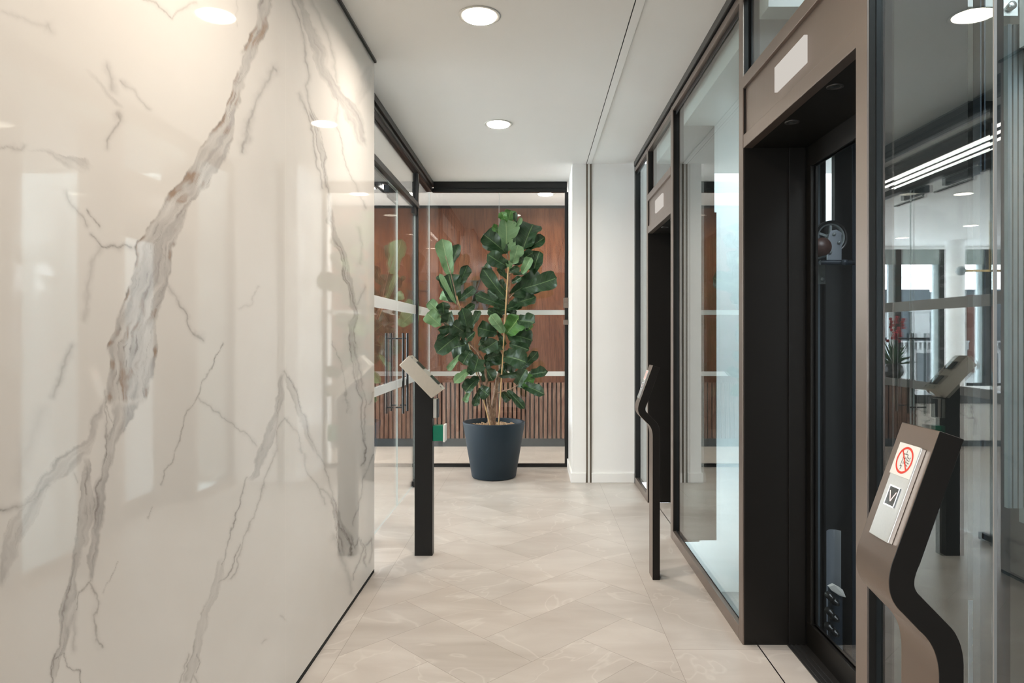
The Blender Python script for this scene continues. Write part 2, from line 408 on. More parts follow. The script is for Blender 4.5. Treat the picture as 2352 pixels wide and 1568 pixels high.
def marble_wall():
    """slab surface as a fine grid in the plane x = XM; veins stored per vertex"""
    ys = []; y = -.95
    while y < .9: ys.append(y); y += .04
    y = .9
    while y < YM: ys.append(y); y += max(.0016, 1.75*y*y/(F*abs(XM)))
    ys += [YM, 2.4085, 2.4100, 2.411, 2.412, 2.4135]; ys = np.array(sorted(ys))
    zs = np.linspace(.018, 2.787, 1150)
    Yg, Zg = np.meshgrid(ys, zs, indexing='ij')
    Yc = np.maximum(Yg, .9)
    # pattern coordinates: where each point of the slab was traced
    px = VX+F*XM/Yc; py = VY-(Zg-H)*F/Yc
    rng = np.random.RandomState(3)
    def vnoise(u, v, seed):
        r = np.random.RandomState(seed); T = r.rand(256, 256)
        iu = np.floor(u).astype(int); iv = np.floor(v).astype(int); fu = u-iu; fv = v-iv
        fu = fu*fu*(3-2*fu); fv = fv*fv*(3-2*fv)
        g = lambda a, b: T[a % 256, b % 256]
        return (g(iu, iv)*(1-fu)+g(iu+1, iv)*fu)*(1-fv)+(g(iu, iv+1)*(1-fu)+g(iu+1, iv+1)*fu)*fv
    def fbm(u, v, seed, o=3):
        t = 0; a = .5
        for k in range(o): t = t+a*vnoise(u*2**k, v*2**k, seed+k); a *= .5
        return t/(1-.5**o)
    wx = (fbm(px/34, py/40, 11, 2)-.5)*20+(fbm(px/8, py/11, 15, 3)-.5)*6.5; wy = (fbm(px/34, py/40, 31, 2)-.5)*20+(fbm(px/8, py/11, 35, 3)-.5)*6.5
    qx = px+wx; qy = py+wy
    band = np.zeros_like(px); vein = np.zeros_like(px); rust = np.zeros_like(px)
    streak = fbm(px/7, py/75, 51, 4); streak2 = fbm(px/3.2, py/40, 71, 3); blot = fbm(px/45, py/45, 91, 3)
    def bnd(tab, op, edge=1.0, soft=2.5, rusty=0):
        nonlocal band, vein, rust
        t = np.array(tab, float); streak = streak2 = np.zeros_like(px)
        inside = (qy >= t[0, 0]) & (qy <= t[-1, 0])
        xl = np.interp(qy, t[:, 0], t[:, 1]); xr = np.interp(qy, t[:, 0], t[:, 2])
        a = np.clip((qx-xl)/soft, 0, 1)*np.clip((xr-qx)/soft, 0, 1)*inside
        wd = np.maximum(xr-xl, 4); tt = (qx-xl)/wd
        if inside.any():
            streak = np.zeros_like(px); streak2 = np.zeros_like(px); m_ = (a > 0)
            streak[m_] = fbm(tt[m_]*wd[m_]/9+5, qy[m_]/70+t[0, 0], 51, 4); streak2[m_] = fbm(tt[m_]*wd[m_]/4+9, qy[m_]/38+t[0, 0], 71, 3)
        fade = np.clip((qy-t[0, 0])/18, 0, 1)*np.clip((t[-1, 0]-qy)/18, 0, 1)
        a = a*(fade if t[0, 0] > 3 else np.clip((t[-1, 0]-qy)/18, 0, 1))
        band = np.maximum(band, a*op*np.clip(.35+1.25*(streak-.22), .12, 1.2))
        # dark hairs along both edges and inside
        for xe, k in ((xl, 1.0), (xr, .55)):
            d = np.abs(qx-xe); e = np.exp(-(d/1.7)**2)*inside*fade*edge*k*np.clip(2.6*(blot-.32), 0, 1)
            vein = np.maximum(vein, e)
        s = np.clip((streak2-.66)*5, 0, 1)*a*edge*.55; vein = np.maximum(vein, s)
        if rusty: rust = np.maximum(rust, a*rusty*np.clip((blot-.5)*5, 0, 1)*np.clip((streak-.4)*4, 0, 1)+np.exp(-(np.abs(qx-xl-2)/3.2)**2)*inside*fade*rusty*np.clip((blot-.45)*4, 0, 1))
    def line(pts, w, op, halo=.25, hw=3.5):
        nonlocal band, vein
        P = np.array(pts, float); lo = P.min(0)-30; hi = P.max(0)+30
        sel = (px > lo[0]) & (px < hi[0]) & (py > lo[1]) & (py < hi[1])
        if not sel.any(): return
        X = qx[sel]; Y = qy[sel]; d = np.full(X.shape, 1e9)
        for (x0, y0), (x1, y1) in zip(P[:-1], P[1:]):
            dx, dy = x1-x0, y1-y0; L = dx*dx+dy*dy+1e-6
            t = np.clip(((X-x0)*dx+(Y-y0)*dy)/L, 0, 1); d = np.minimum(d, np.hypot(X-x0-t*dx, Y-y0-t*dy))
        k = np.clip(.45+1.6*(blot[sel]-.3), .25, 1)
        vein[sel] = np.maximum(vein[sel], np.exp(-(d/w)**2)*op*k)
        band[sel] = np.maximum(band[sel], np.exp(-(d/(w*hw))**2)*halo)
    # the great vein
    bnd([(-40, 600, 636), (0, 592, 625), (60, 583, 610), (110, 563, 590), (150, 552, 576), (200, 539, 560), (250, 522, 550), (285, 500, 545), (330, 468, 532), (350, 450, 525), (400, 425, 495), (430, 405, 478), (470, 372, 432), (520, 343, 416), (570, 316, 401), (610, 308, 392), (650, 303, 384), (700, 282, 373), (750, 267, 360), (800, 252, 357), (850, 249, 355), (900, 247, 346), (930, 246, 328)], .95, .95, 3, .9)
    bnd([(915, 262, 330), (950, 258, 302), (980, 250, 288), (1020, 238, 264), (1080, 228, 250), (1150, 219, 242), (1200, 211, 238), (1250, 208, 231), (1300, 202, 222), (1345, 204, 212)], .95, .55)
    bnd([(1045, 188, 202), (1080, 186, 205), (1150, 187, 222), (1200, 182, 212), (1250, 177, 197), (1310, 166, 181), (1370, 152, 173), (1420, 138, 168), (1480, 131, 152), (1530, 122, 136), (1570, 117, 124)], .85, .8)
    bnd([(890, 243, 248), (940, 226, 244), (980, 202, 226), (1005, 190, 216), (1025, 165, 205), (1050, 130, 190), (1080, 108, 165), (1100, 92, 132), (1130, 74, 112), (1160, 48, 98), (1200, 22, 72), (1250, 6, 42), (1300, -2, 24), (1350, -4, 8)], .70, .35, 6)
    # pointed arch of the book match
    bnd([(850, 652, 660), (870, 645, 656), (900, 637, 652), (950, 622, 641), (1000, 605, 633), (1050, 588, 612), (1090, 573, 596), (1110, 566, 580)], .75, .6)
    bnd([(1270, 503, 512), (1300, 495, 515), (1330, 488, 513), (1360, 481, 508), (1400, 468, 490), (1440, 458, 476), (1480, 446, 463), (1520, 430, 450), (1575, 415, 432)], .60, .6)
    bnd([(850, 653, 661), (870, 660, 671), (900, 668, 682), (950, 684, 700), (1000, 702, 714), (1040, 716, 726)], .6, .5)
    bnd([(1130, 754, 762), (1180, 768, 782), (1210, 775, 800), (1240, 783, 808), (1270, 790, 812)], .7, 1.0, 2)
    bnd([(-20, 676, 690), (0, 684, 702), (50, 692, 716), (100, 706, 736), (150, 726, 757), (190, 745, 776), (220, 765, 797), (250, 780, 820), (285, 797, 836), (315, 815, 838), (345, 830, 846)], .85, .25, 4)
    bnd([(150, 838, 858), (180, 826, 858), (210, 820, 850), (240, 812, 830), (262, 806, 822)], .45, .1, 5)
    bnd([(250, 710, 722), (300, 720, 733), (360, 734, 743), (420, 742, 750), (480, 748, 759), (520, 757, 769), (590, 780, 795), (650, 797, 809), (700, 803, 815), (780, 806, 821), (850, 816, 832), (900, 824, 836), (930, 832, 838)], .65, .7, 2)
    bnd([(336, 40, 95), (352, 90, 130), (366, 120, 200), (384, 150, 214), (394, 190, 212)], .5, .1, 8)
    bnd([(160, 196, 206), (190, 220, 232), (215, 242, 255), (245, 262, 278), (256, 276, 284)], .4, .1, 4)
    # single cracks
    L = [([(555, 352), (566, 300), (580, 250), (598, 208), (612, 182), (632, 156), (640, 166)], 2.6, .45, .4),
         ([(690, 213), (705, 260), (715, 310), (722, 360), (736, 435)], 1.8, .5, .35), ([(383, 660), (403, 675), (413, 700), (425, 720), (436, 740), (450, 760), (466, 779)], 1.6, .65, .3),
         ([(508, 785), (480, 840), (450, 905), (430, 945), (412, 1010), (402, 1046), (385, 1080), (372, 1112)], 1.2, .8, .15), ([(352, 1165), (340, 1193)], 1.0, .5, .1),
         ([(450, 912), (490, 940), (530, 965), (560, 990), (588, 1020)], 1.4, .35, .25), ([(146, 440), (165, 470), (186, 492), (205, 520)], 2, .35, .3), ([(200, 480), (215, 500), (232, 522)], 1.6, .7, .2),
         ([(212, 543), (235, 558), (258, 562), (275, 572), (290, 568), (308, 573)], 2.0, .6, .4), ([(0, 333), (30, 339), (50, 340), (58, 328)], 1.6, .3, .3), ([(244, 338), (246, 322), (268, 292), (283, 268), (270, 262)], 2.2, .5, .3),
         ([(245, 150), (256, 178), (262, 205)], 3, .2, .4), ([(278, 184), (300, 208), (322, 228), (344, 250)], 1.8, .35, .3), ([(325, -2), (340, 6), (355, 9), (380, 28), (397, 40), (412, 22), (425, 12), (450, 4)], 1.6, .55, .25),
         ([(104, 62), (110, 55), (113, 66)], 3, .25, .3), ([(0, 28), (30, 35), (70, 50), (110, 66)], 2, .15, .2), ([(-5, 1172), (18, 1167), (38, 1163)], 2.6, .9, .4), ([(38, 1165), (75, 1150), (100, 1128), (115, 1118)], 2.2, .35, .4),
         ([(278, 1287), (255, 1325), (232, 1362)], .9, .5, .1), ([(129, 1514), (147, 1499), (159, 1528), (175, 1536), (183, 1534), (192, 1572)], 1.3, .8, .25), ([(172, 1400), (175, 1368), (190, 1350), (207, 1338)], 1.5, .85, .2),
         ([(205, 1340), (212, 1360), (219, 1390), (217, 1416), (222, 1467), (230, 1485)], 1.8, .75, .2), ([(170, 1400), (168, 1440), (172, 1490)], 2, .2, .35), ([(182, 1270), (162, 1345), (148, 1410), (128, 1495), (117, 1535), (121, 1575)], 1.8, .75, .2),
         ([(245, 895), (243, 950), (240, 1010), (234, 1060), (228, 1120), (222, 1180), (214, 1215)], 1.5, .8, .2), ([(246, 930), (255, 975)], 1.1, .7, .1), ([(192, 1068), (196, 1080), (198, 1110), (203, 1140)], 1.8, .9, .2), ([(168, 1085), (175, 1105)], 1.6, .6, .2),
         ([(656, 1010-55), (640, 985), (632, 1030), (618, 1080), (604, 1125), (575, 1200), (555, 1260), (545, 1295), (528, 1330)], 1.3, .45, .25), ([(566, 1100), (556, 1140), (545, 1185), (530, 1225), (518, 1262), (510, 1290)], 1.3, .85, .2), ([(552, 1250), (540, 1285), (522, 1320), (505, 1335)], 1.3, .7, .3),
         ([(656, 955), (672, 975), (684, 1005), (692, 1040)], 1.2, .6, .3), ([(656, 850), (672, 880), (690, 930), (705, 985), (720, 1020), (735, 1055), (748, 1090), (762, 1130), (776, 1180), (790, 1215), (800, 1240)], 1.5, .7, .3),
         ([(695, 1040), (706, 1070), (718, 1100), (735, 1128), (747, 1152)], 1.3, .4, .3), ([(735, 1122), (750, 1130), (762, 1150)], 1.5, .5, .3), ([(782, 1192), (776, 1230), (780, 1262)], 1.3, .7, .2), ([(790, 1210), (800, 1228), (806, 1250), (802, 1275)], 2.0, .8, .3),
         ([(812, 1262), (822, 1235), (830, 1262), (824, 1290), (816, 1330)], 1.4, .5, .3), ([(828, 1240), (838, 1262), (832, 1290), (842, 1300)], 1.4, .6, .3), ([(838, 1250), (850, 1232), (852, 1262), (845, 1290)], 1.5, .5, .3), ([(770, 1230), (790, 1290), (806, 1330), (812, 1356)], 2.2, .15, .4),
         ([(806, 790), (812, 840), (822, 890), (830, 950), (833, 1000), (838, 1030), (832, 1070)], 1.5, .8, .3), ([(820, 800), (828, 850), (836, 900), (842, 960), (838, 1010)], 1.3, .6, .2), ([(855, 1040), (842, 1085), (828, 1125), (820, 1160), (814, 1210)], 1.2, .5, .2), ([(860, 900), (852, 918), (846, 930)], 1.5, .5, .2),
         ([(760, 785), (778, 835), (792, 895), (800, 950)], 1.0, .35, .15), ([(775, 225), (773, 270), (778, 310), (783, 350), (800, 390), (822, 430), (840, 480)], 1.3, .35, .25), ([(675, -2), (690, 70), (700, 130), (708, 190), (718, 260), (728, 300)], 1.8, .45, .4),
         ([(738, 300), (745, 420), (752, 480), (765, 530), (785, 590), (800, 650)], 1.0, .6, .1), ([(800, 650), (812, 700), (818, 750), (822, 790)], 1.5, .6, .2), ([(820, 520), (828, 560), (826, 600)], 1.8, .15, .3), ([(838, 660), (828, 680), (818, 700)], 1.5, .35, .3),
         ([(592, 660), (575, 690), (552, 706)], 1.0, .2, .15), ([(236, 560), (215, 600), (200, 660), (190, 730)], 2.2, .12, .3), ([(165, 800), (150, 830), (135, 870), (115, 910)], 2.6, .3, .4), ([(90, 950), (60, 1030), (40, 1110)], 6, .05, .18), ([(448, 1545), (455, 1520), (450, 1500)], 1.3, .6, .2),
         ([(432, 1572), (440, 1548), (447, 1560), (455, 1572)], 1.5, .5, .3), ([(410, 1572), (425, 1520), (432, 1500)], 1.0, .5, .2), ([(720, 0), (735, 40), (752, 90), (768, 150), (780, 190)], 1.6, .15, .4), ([(562, 120), (556, 160), (545, 215), (530, 262)], 1.2, .6, .2), ([(540, 60), (548, 0)], 1.0, .2, .1),
         ([(640, 1420-5), (655, 1425)], 1.2, .3, .2), ([(600, 1470), (612, 1462)], 1.2, .3, .2)]
    for pts, w, op, halo in L: line(pts, w, op, halo)
    vein = np.clip(vein, 0, 1)*np.clip(.72+.6*(streak2-.4), .4, 1); band = np.clip(band, 0, 1); rust = np.clip(rust, 0, .8)
    far = (Yg < .93)
    for a in (band, vein, rust): a[far] = 0
    seam = (np.abs(Yg-2.411) < .0014)*.45
    # surface
    ny, nz = Yg.shape; n = ny*nz
    co = np.empty((n, 3), np.float32); co[:, 0] = XM; co[:, 1] = Yg.ravel(); co[:, 2] = Zg.ravel()
    ii = (np.arange(ny-1)[:, None]*nz+np.arange(nz-1)[None, :]).ravel()
    q = np.stack([ii, ii+nz, ii+nz+1, ii+1], 1)[:, ::-1]
    # back and rims of the slab
    x2 = XM-.03; ex = np.array([(XM, -.95, .018), (XM, YM, .018), (XM, YM, 2.787), (XM, -.95, 2.787), (x2, -.95, .018), (x2, YM, .018), (x2, YM, 2.787), (x2, -.95, 2.787)], np.float32)
    co = np.vstack([co, ex]); b = n
    rim = np.array([(b+1, b+5, b+6, b+2), (b+2, b+6, b+7, b+3), (b+3, b+7, b+4, b+0), (b+0, b+4, b+5, b+1), (b+4, b+7, b+6, b+5)])
    q = np.vstack([q, rim]).astype(np.int32)
    me = bpy.data.meshes.new('wall_left'); me.vertices.add(len(co)); me.vertices.foreach_set('co', co.ravel())
    me.loops.add(q.size); me.loops.foreach_set('vertex_index', q.ravel()); me.polygons.add(len(q))
    me.polygons.foreach_set('loop_start', np.arange(0, q.size, 4, dtype=np.int32)); me.polygons.foreach_set('loop_total', np.full(len(q), 4, np.int32))
    me.update(calc_edges=True)
    for nm, a in (('band', band), ('vein', vein), ('rust', rust), ('seam', seam)):
        at = me.attributes.new(nm, 'FLOAT', 'POINT'); at.data.foreach_set('value', np.concatenate([a.ravel(), np.zeros(8)]).astype(np.float32))
    me.materials.append(M['marble'])
    o = bpy.data.objects.new('wall_left', me); COL.objects.link(o); return o
struct(marble_wall(), 'polished book-matched white marble wall with grey and brown veins', 'wall')
# partition core carrying the marble, white towards the reception
struct(MB().box(XM-.035, XG+.012, -.95, YM-.012, .0, 2.8).build('wall_core', M['offwhite']), 'pale partition core behind the marble slabs', 'wall')
struct(MB().box(XM-.012, XM+.001, -.95, YM-.004, .001, .016).build('trim_1', M['shadow']), 'thin dark shadow strip under the marble wall', 'trim')
struct(MB().box(XM-.02, XM+.012, -.95, YM+.002, 2.787, 2.80).build('trim_2', M['black_frame']), 'thin black shadow trim between marble wall and ceiling', 'trim')

# white wall beside the lifts, with a flush curtain track across ceiling and wall
XWA, XWB = .327, .87
wr = MB().box(XWA, XWB+.5, 6.0, 7.0, 0, CZ)
struct(wr.build('wall_right', M['white']), 'plain white painted pier between the back screen and the lifts', 'wall')
bb = MB().prism([(XWA-.014, 5.986), (.447, 5.986), (.447, 6.0), (XWA, 6.0), (XWA, 6.70), (XWA-.014, 6.70)], 0, .084, fr=lambda a, b, y: (a, b, y))
bb.box(.497, XWB, 5.986, 6.0, 0, .084)
struct(bb.build('baseboard_right', M['white'], bevel=.002), 'white skirting board along the white pier', 'baseboard')
tk = MB()
for x in (.449, .4815): tk.box(x, x+.0135, 5.992, 6.001, 0, CZ, 0)
tk.box(.4625, .4815, 5.990, 6.001, 0, CZ, 1)
struct(tk.build('trim_3', [M['brass'], M['offwhite']]), 'pair of slim brass coloured slots running up the white pier', 'trim')
tk = MB()
tk.box(.449, .4535, -3.0, 6.0, CZ-.0015, CZ+.001, 0); tk.box(.494, .497, -3.0, 6.0, CZ-.0015, CZ+.001, 1); tk.box(.4535, .494, -3.0, 6.0, CZ-.004, CZ+.001, 2)
struct(tk.build('trim_4', [M['shadow'], M['offwhite'], M['white']]), 'flush curtain track running along the ceiling', 'trim')

# back of the corridor behind the viewer
struct(MB().box(-1.2, .95, -3.3, -3.1, 0, CZ).build('wall_front', paint('grey_end_wall', (.35, .345, .34), .7)), 'grey wall closing the corridor behind the viewer', 'wall')
m = MB(); m.box(-.96, -.89, -3.1, -.95, 0, .12); m.box(-.96, -.89, -3.1, -.95, 2.70, CZ)
for y in (-3.1, -2.05, -1.01): m.box(-.96, -.89, y, y+.06, .12, 2.70)
struct(m.build('fill_window', M['black_frame']), 'tall unseen side window behind the viewer, added for fill daylight', 'window')  # unseen window, added to bring in fill daylight from behind

# walnut wall
wl = MB(); wl.box(-2.02, .70, YW, YW+.08, .74, 2.765, 0)
struct(wl.build('wall_back', M['walnut']), 'walnut veneered wall behind the back glass screen', 'wall')
sl = MB(); x = -2.61
sl.box(-2.63, .70, YW+.012, YW+.05, .094, .741, 1)
while x < .70: sl.box(x, x+.033, YW-.012, YW+.02, .095, .742, 0); x += .0512
sl.box(-2.63, -2.02, YW, YW+.35, .742, .775, 2)
struct(sl.build('wall_lower_back', [M['slat'], M['walnut_back'], M['walnut']]), 'vertical walnut slat wainscot under the plain walnut panels', 'wall')
struct(box('trim_5', (-2.02, .70, YW+.01, YW+.06, 2.765, CZ), M['shadow']), 'dark shadow gap above the walnut wall', 'trim')
struct(box('baseboard_back', (-2.63, .70, YW-.005, YW+.05, 0, .095), M['base_grey']), 'grey blue skirting under the walnut slats', 'baseboard')
struct(box('wall_back_right', (.70, .9, 6.9, 8.05, 0, CZ), M['white']), 'white return wall at the end of the walnut wall', 'wall')

# ------------------------------------------------------------ glass panes with visible edges
def pane(x0, x1, y0, y1, z0, z1, axis, name, parent, mat='glass', stripes=(), sx=.0015):
    """pane whose large faces are glass and whose narrow rims show as bright edges"""
    b = MB(); b.box(x0, x1, y0, y1, z0, z1, 0)
    for i in range(6):
        f = b.f[i]; c = [b.v[k] for k in f]
        n = (Vector(c[1])-Vector(c[0])).cross(Vector(c[2])-Vector(c[0])).normalized()
        if abs(n[axis]) < .5: b.m[i] = 1
    o = b.build(name, [M[mat], M['glass_edge'] if mat == 'glass' and x0 < .9 else M['black_frame']], parent)
    return o

# left partition: window_1
root = empty('window_1', (XG, 5.1, 0)); struct(root, 'full height glass partition between corridor and reception', 'glass partition')
t = MB(); t.box(XG-.04, XG+.045, 3.2, YB+.02, 2.752, CZ-.001, 0); t.box(XG-.03, XG+.03, 3.2, YB, 2.70, 2.752, 1); t.box(XG+.03, XG+.034, 3.2, YB, 2.715, 2.735, 0)
t.build('top_track', [M['track'], M['bronze_dark']], root, .002)
box('transom', (XG-.03, XG+.03, 4.12, 5.965, 2.398, 2.440), M['track'], root, .002)
box('mullion', (XG-.025, XG+.025, 5.915, 5.965, 0, 2.7), M['black_frame'], root, .002)
box('mullion', (XG-.025, XG+.025, 4.16, 4.21, 0, 2.7), M['black_frame'], root, .002)
pane(XG-.004, XG+.004, 4.21, 5.915, 2.44, 2.70, 0, 'transom_pane', root)
pane(XG-.004, XG+.004, 5.965, YB-.012, .0, 2.70, 0, 'pane', root)
pane(XG-.004, XG+.004, YM+.0, 4.16, .0, 2.70, 0, 'pane', root)
for (a, b2) in ((5.965, YB-.012), (YM, 4.16)):
    for z0, z1 in ((1.478, 1.553), (.897, .957)): box('frosted_stripe', (XG+.0063, XG+.0071, a, b2, z0, z1), M['frost'], root)

def glass_door(name, y0, y1, hy, label):
    r = empty(name, (XG, (y0+y1)/2, 0)); struct(r, label, 'glass door')
    pane(XG-.004, XG+.004, y0, y1, .012, 2.385, 0, 'leaf', r)
    for z0, z1 in ((1.478, 1.553), (.897, .957)): box('frosted_stripe', (XG+.0063, XG+.0071, y0, y1, z0, z1), M['frost'], r)
    for sx in (-1, 1):
        h = MB().tube([(XG+sx*.063, hy, .715), (XG+sx*.063, hy, 1.31)], .0095, 16).build('handle', M['black_frame'], r)
        for z in (.76, 1.27): MB().tube([(XG+sx*.006, hy, z), (XG+sx*.055, hy, z)], .0055, 12).build('standoff', M['black_frame'], h)
    e = y1-.0 if y1 > 5.5 else y0
    s = -1 if y1 > 5.5 else 1
    box('bottom_hinge', (XG-.016, XG+.016, min(e, e+s*.12), max(e, e+s*.12), .006, .05), M['black'], r, .002)
    box('top_hinge', (XG-.016, XG+.016, min(e, e+s*.12), max(e, e+s*.12), 2.33, 2.39), M['black'], r, .002)
    return r
d1 = glass_door('door_1', 5.145, 5.912, 5.222, 'far glass door leaf with a black double pull handle, by the mullion')
d2 = glass_door('door_2', 4.213, 5.137, 5.06, 'near glass door leaf beside the marble wall with a black double pull handle')
for a, b2 in ((5.02, 5.34), (4.45, 4.80)):
    c = box('door_closer', (XG-.075, XG-.031, a, b2, 2.345, 2.400), M['navy'], None, .004)
    tag(c, 'black door closer under the transom at the meeting of the glass doors' if a > 5 else 'black door closer under the transom nearest the marble wall', 'door closer')
    MB().tube([(XG-.055, a+.05, 2.345), (XG-.055, a+.05, 2.325), (XG-.05, b2+.12, 2.325)], .008, 8).build('closer_arm', M['black'], c)

# back glass screen: window_2
root = empty('window_2', (-.35, YB, 0)); struct(root, 'black framed glass screen across the back of the corridor', 'glass screen')
t = MB(); t.box(XG+.046, XWA-.015, YB-.03, YB+.03, 2.735, CZ-.001, 0); t.box(XG+.03, XWA-.015, YB-.022, YB+.022, 2.697, 2.735, 0)
t.build('top_frame', M['black'], root, .002)
box('bottom_frame', (XG+.01, XWA-.001, YB-.02, YB+.02, 0, .030), M['black'], root, .001)
box('side_frame', (XWA-.035, XWA-.001, YB-.02, YB+.02, .030, 2.697), M['black'], root, .001)
xs = [XG+.008, XG+.004+.012, -.355, XWA-.035]
pane(XG+.010, -.3565, YB-.004, YB+.004, .030, 2.697, 1, 'pane', root)
pane(-.3535, XWA-.035, YB-.004, YB+.004, .030, 2.697, 1, 'pane', root)
for z0, z1 in ((1.493, 1.541), (.893, .937)):
    box('frosted_stripe', (XG+.012, XWA-.035, YB-.0078, YB-.0068, z0, z1), M['frost'], root)
box('joint', (-.3565, -.3535, YB-.0045, YB+.0045, .030, 2.697), M['glass_edge'], root)
for z in (1.395, 1.56, 1.61):
    box('hinge_block', (XWA-.05, XWA-.001, YB-.05, YB-.021, z, z+.05), M['bronze'], root, .003)

# ------------------------------------------------------------ lift front
def lift_window(name, y0, y1, label, post0=True, post1=True, yr0=None):
    r = empty(name, (XF, (y0+y1)/2, 0)); struct(r, label, 'glass panel')
    box('bottom_rail', (XF, XF+.022, y0, y1, .0, .058), M['bronze'], r, .002); box('gasket', (XF+.022, XP, y0, y1, .0, .062), M['black_frame'], r)
    t = MB(); t.box(XF, XP, y0, y1, 2.715, 2.750, 0); t.box(XF-.012, XP, y0, y1, 2.758, CZ-.001, 1); t.box(XF+.012, XP, y0, y1, 2.750, 2.758, 1); t.box(XF+.02, XP, y0, y1, 2.690, 2.715, 1)
    t.build('top_rail', [M['bronze'], M['black_frame']], r, .0015)
    pane(XP, XP+.012, y0, y1, .02, 2.75, 0, 'pane', r, 'glass_lift')
    return r
w3 = lift_window('window_3', 5.337, 5.93, 'narrow glass panel between the far lift and the white pier')
tt = MB().box(XF, XP+.02, 5.93, 5.985, 0, 2.772); tt.build('end_post', M['black_frame'], w3, .001)
w4 = lift_window('window_4', 2.917, 4.318, 'tall glass panel between the two lift doorways')
w5 = lift_window('window_5', 1.322, 1.788, 'glass panel beside the near lift doorway, behind the near call post')
w6 = empty('window_6', (XF, .3, 0)); struct(w6, 'nearest glass panel at the right edge', 'glass panel')
pane(.835, .847, .951, 1.234, .02, 2.75, 0, 'pane', w6, 'glass_lift')
box('edge_seal', (.886, .892, 1.3175, 1.3215, .0, 2.75), M['seal'], w6)
t = MB(); t.box(.822, XF, .951, 1.234, 2.715, 2.765, 0); t.box(.815, XF, .951, 1.234, 2.765, CZ-.001, 1); t.box(.822, XF, .951, 1.234, 0, .05, 0); t.build('rail', [M['bronze'], M['black_frame']], w6)
struct(box('added_dark_wall', (.83, XP+.1, -3.1, .95, 0, CZ), paint('charcoal_side', (.05, .05, .05), .7)), 'unseen dark wall on the right behind the viewer, added to darken reflections in the metal', 'wall')  # unseen wall, added so the post side faces reflect something dark

def lift(name, y0, y1, label, g):
    r = empty(name, (1.0, (y0+y1)/2, 0)); tag(r, label, 'lift doorway', g)
    D = 1.135
    def post(a, b2, inner):
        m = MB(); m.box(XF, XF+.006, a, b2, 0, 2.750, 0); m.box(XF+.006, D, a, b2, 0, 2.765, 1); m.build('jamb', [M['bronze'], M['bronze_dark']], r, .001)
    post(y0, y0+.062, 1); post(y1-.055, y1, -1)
    a, b2 = y0+.062, y1-.055
    # header: trim bar, recessed panel, transom bar, dark soffit, upper pane, top rail
    box('header_trim', (XF+.002, XF+.04, a, b2, 2.080, 2.135), M['bronze'], r, .002)
    hp = box('header_panel', (XF+.012, XF+.05, a, b2, 2.135, 2.330), M['bronze'], r)
    box('transom_bar', (XF-.002, XF+.05, a, b2, 2.328, 2.378), M['bronze'], r, .002)
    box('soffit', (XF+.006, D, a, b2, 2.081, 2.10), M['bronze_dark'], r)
    t = MB(); t.box(XF+.002, XP, a, b2, 2.715, 2.750, 0); t.box(XF-.012, XP, y0, y1, 2.758, CZ-.001, 1); t.box(XF+.012, XP, y0, y1, 2.750, 2.758, 1); t.build('top_rail', [M['bronze'], M['black_frame']], r, .0015)
    pane(XP, XP+.012, a, b2, 2.37, 2.72, 0, 'upper_pane', r, 'glass_lift')
    f = (b2-a)
    yc = y0+.495*(y1-y0)
    s = box('display', (XF+.001, XF+.012, yc-.137, yc+.137, 2.180, 2.270), M['display'], hp)
    s['label'] = 'blank white lift display'
    for yy in (y0+.32*(y1-y0), y0+.64*(y1-y0)):
        sp = MB(); sp.lathe([(.026, 0), (.026, -.003), (.019, -.003), (.016, 0)], (.945, yy, 2.081), 24, 0); sp.disc((.945, yy, 2.0795), .016, 24, 1, 'z', True)
        sp.build('soffit_spot', [M['track'], M['btn']], r)
    # landing door: stiles, rails, glass
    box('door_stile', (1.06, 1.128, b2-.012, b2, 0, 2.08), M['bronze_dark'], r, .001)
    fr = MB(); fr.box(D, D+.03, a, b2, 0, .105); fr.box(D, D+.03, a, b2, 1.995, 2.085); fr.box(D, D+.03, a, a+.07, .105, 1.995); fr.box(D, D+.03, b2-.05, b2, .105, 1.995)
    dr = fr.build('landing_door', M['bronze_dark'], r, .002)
    pane(D+.010, D+.020, a+.07, b2-.05, .105, 1.995, 0, 'door_pane', dr, 'glass')
    sl = MB(); sl.box(1.055, D+.03, a, b2, -.02, .004)
    for k in range(3): sl.box(1.065+k*.02, 1.073+k*.02, a, b2, .004, .007, 0)
    sl.build('sill', M['track'], r, .001)
    box('threshold_tile', (XF+.06, 1.055, a, b2, -.03, .0), M['floor'], r)
    return r
lift('lift_doorway', 1.790, 2.915, 'near bronze framed glass lift doorway, largest of the two', 'lift doorways')
lift('lift_doorway', 4.320, 5.335, 'far bronze framed lift doorway beside the white pier', 'lift doorways')

# ------------------------------------------------------------ lift shaft
SX1 = 3.1
struct(MB().box(SX1, SX1+.1, -3.2, 4.5, -1.3, 4.1).build('wall_shaft_outer', M['shaft']), 'grey outer wall of the lift shaft', 'wall')
e = MB(); e.box(1.37, 2.50, 6.9, 7.0, -1.3, 4.1); e.box(2.72, SX1, 6.9, 7.0, -1.3, 4.1); e.box(2.50, 2.72, 6.9, 7.0, -1.3, 1.2)
struct(e.build('wall_shaft_end', M['shaft_white']), 'pale end wall of the lift shaft with a tall daylight slot', 'wall')
struct(box('wall_shaft_start', (.94, SX1, -3.3, -3.2, -1.3, 4.1), M['shaft_dark']), 'dark wall of the lift shaft behind the viewer', 'wall')
struct(box('ceiling_shaft', (.94, SX1, 2.75, 5.6, 2.62, 2.8), M['offwhite']), 'lower slab over the far lift shaft', 'ceiling')
struct(MB().box(1.17, 1.644, 3.86, 3.90, -1.3, 4.1).box(1.694, SX1, 3.86, 3.90, -1.3, 4.1).box(1.644, 1.694, 3.86, 3.90, -1.3, 1.93).build('wall_shaft_divider', M['shaft_dark']), 'dark partition between the two lift shafts', 'wall')
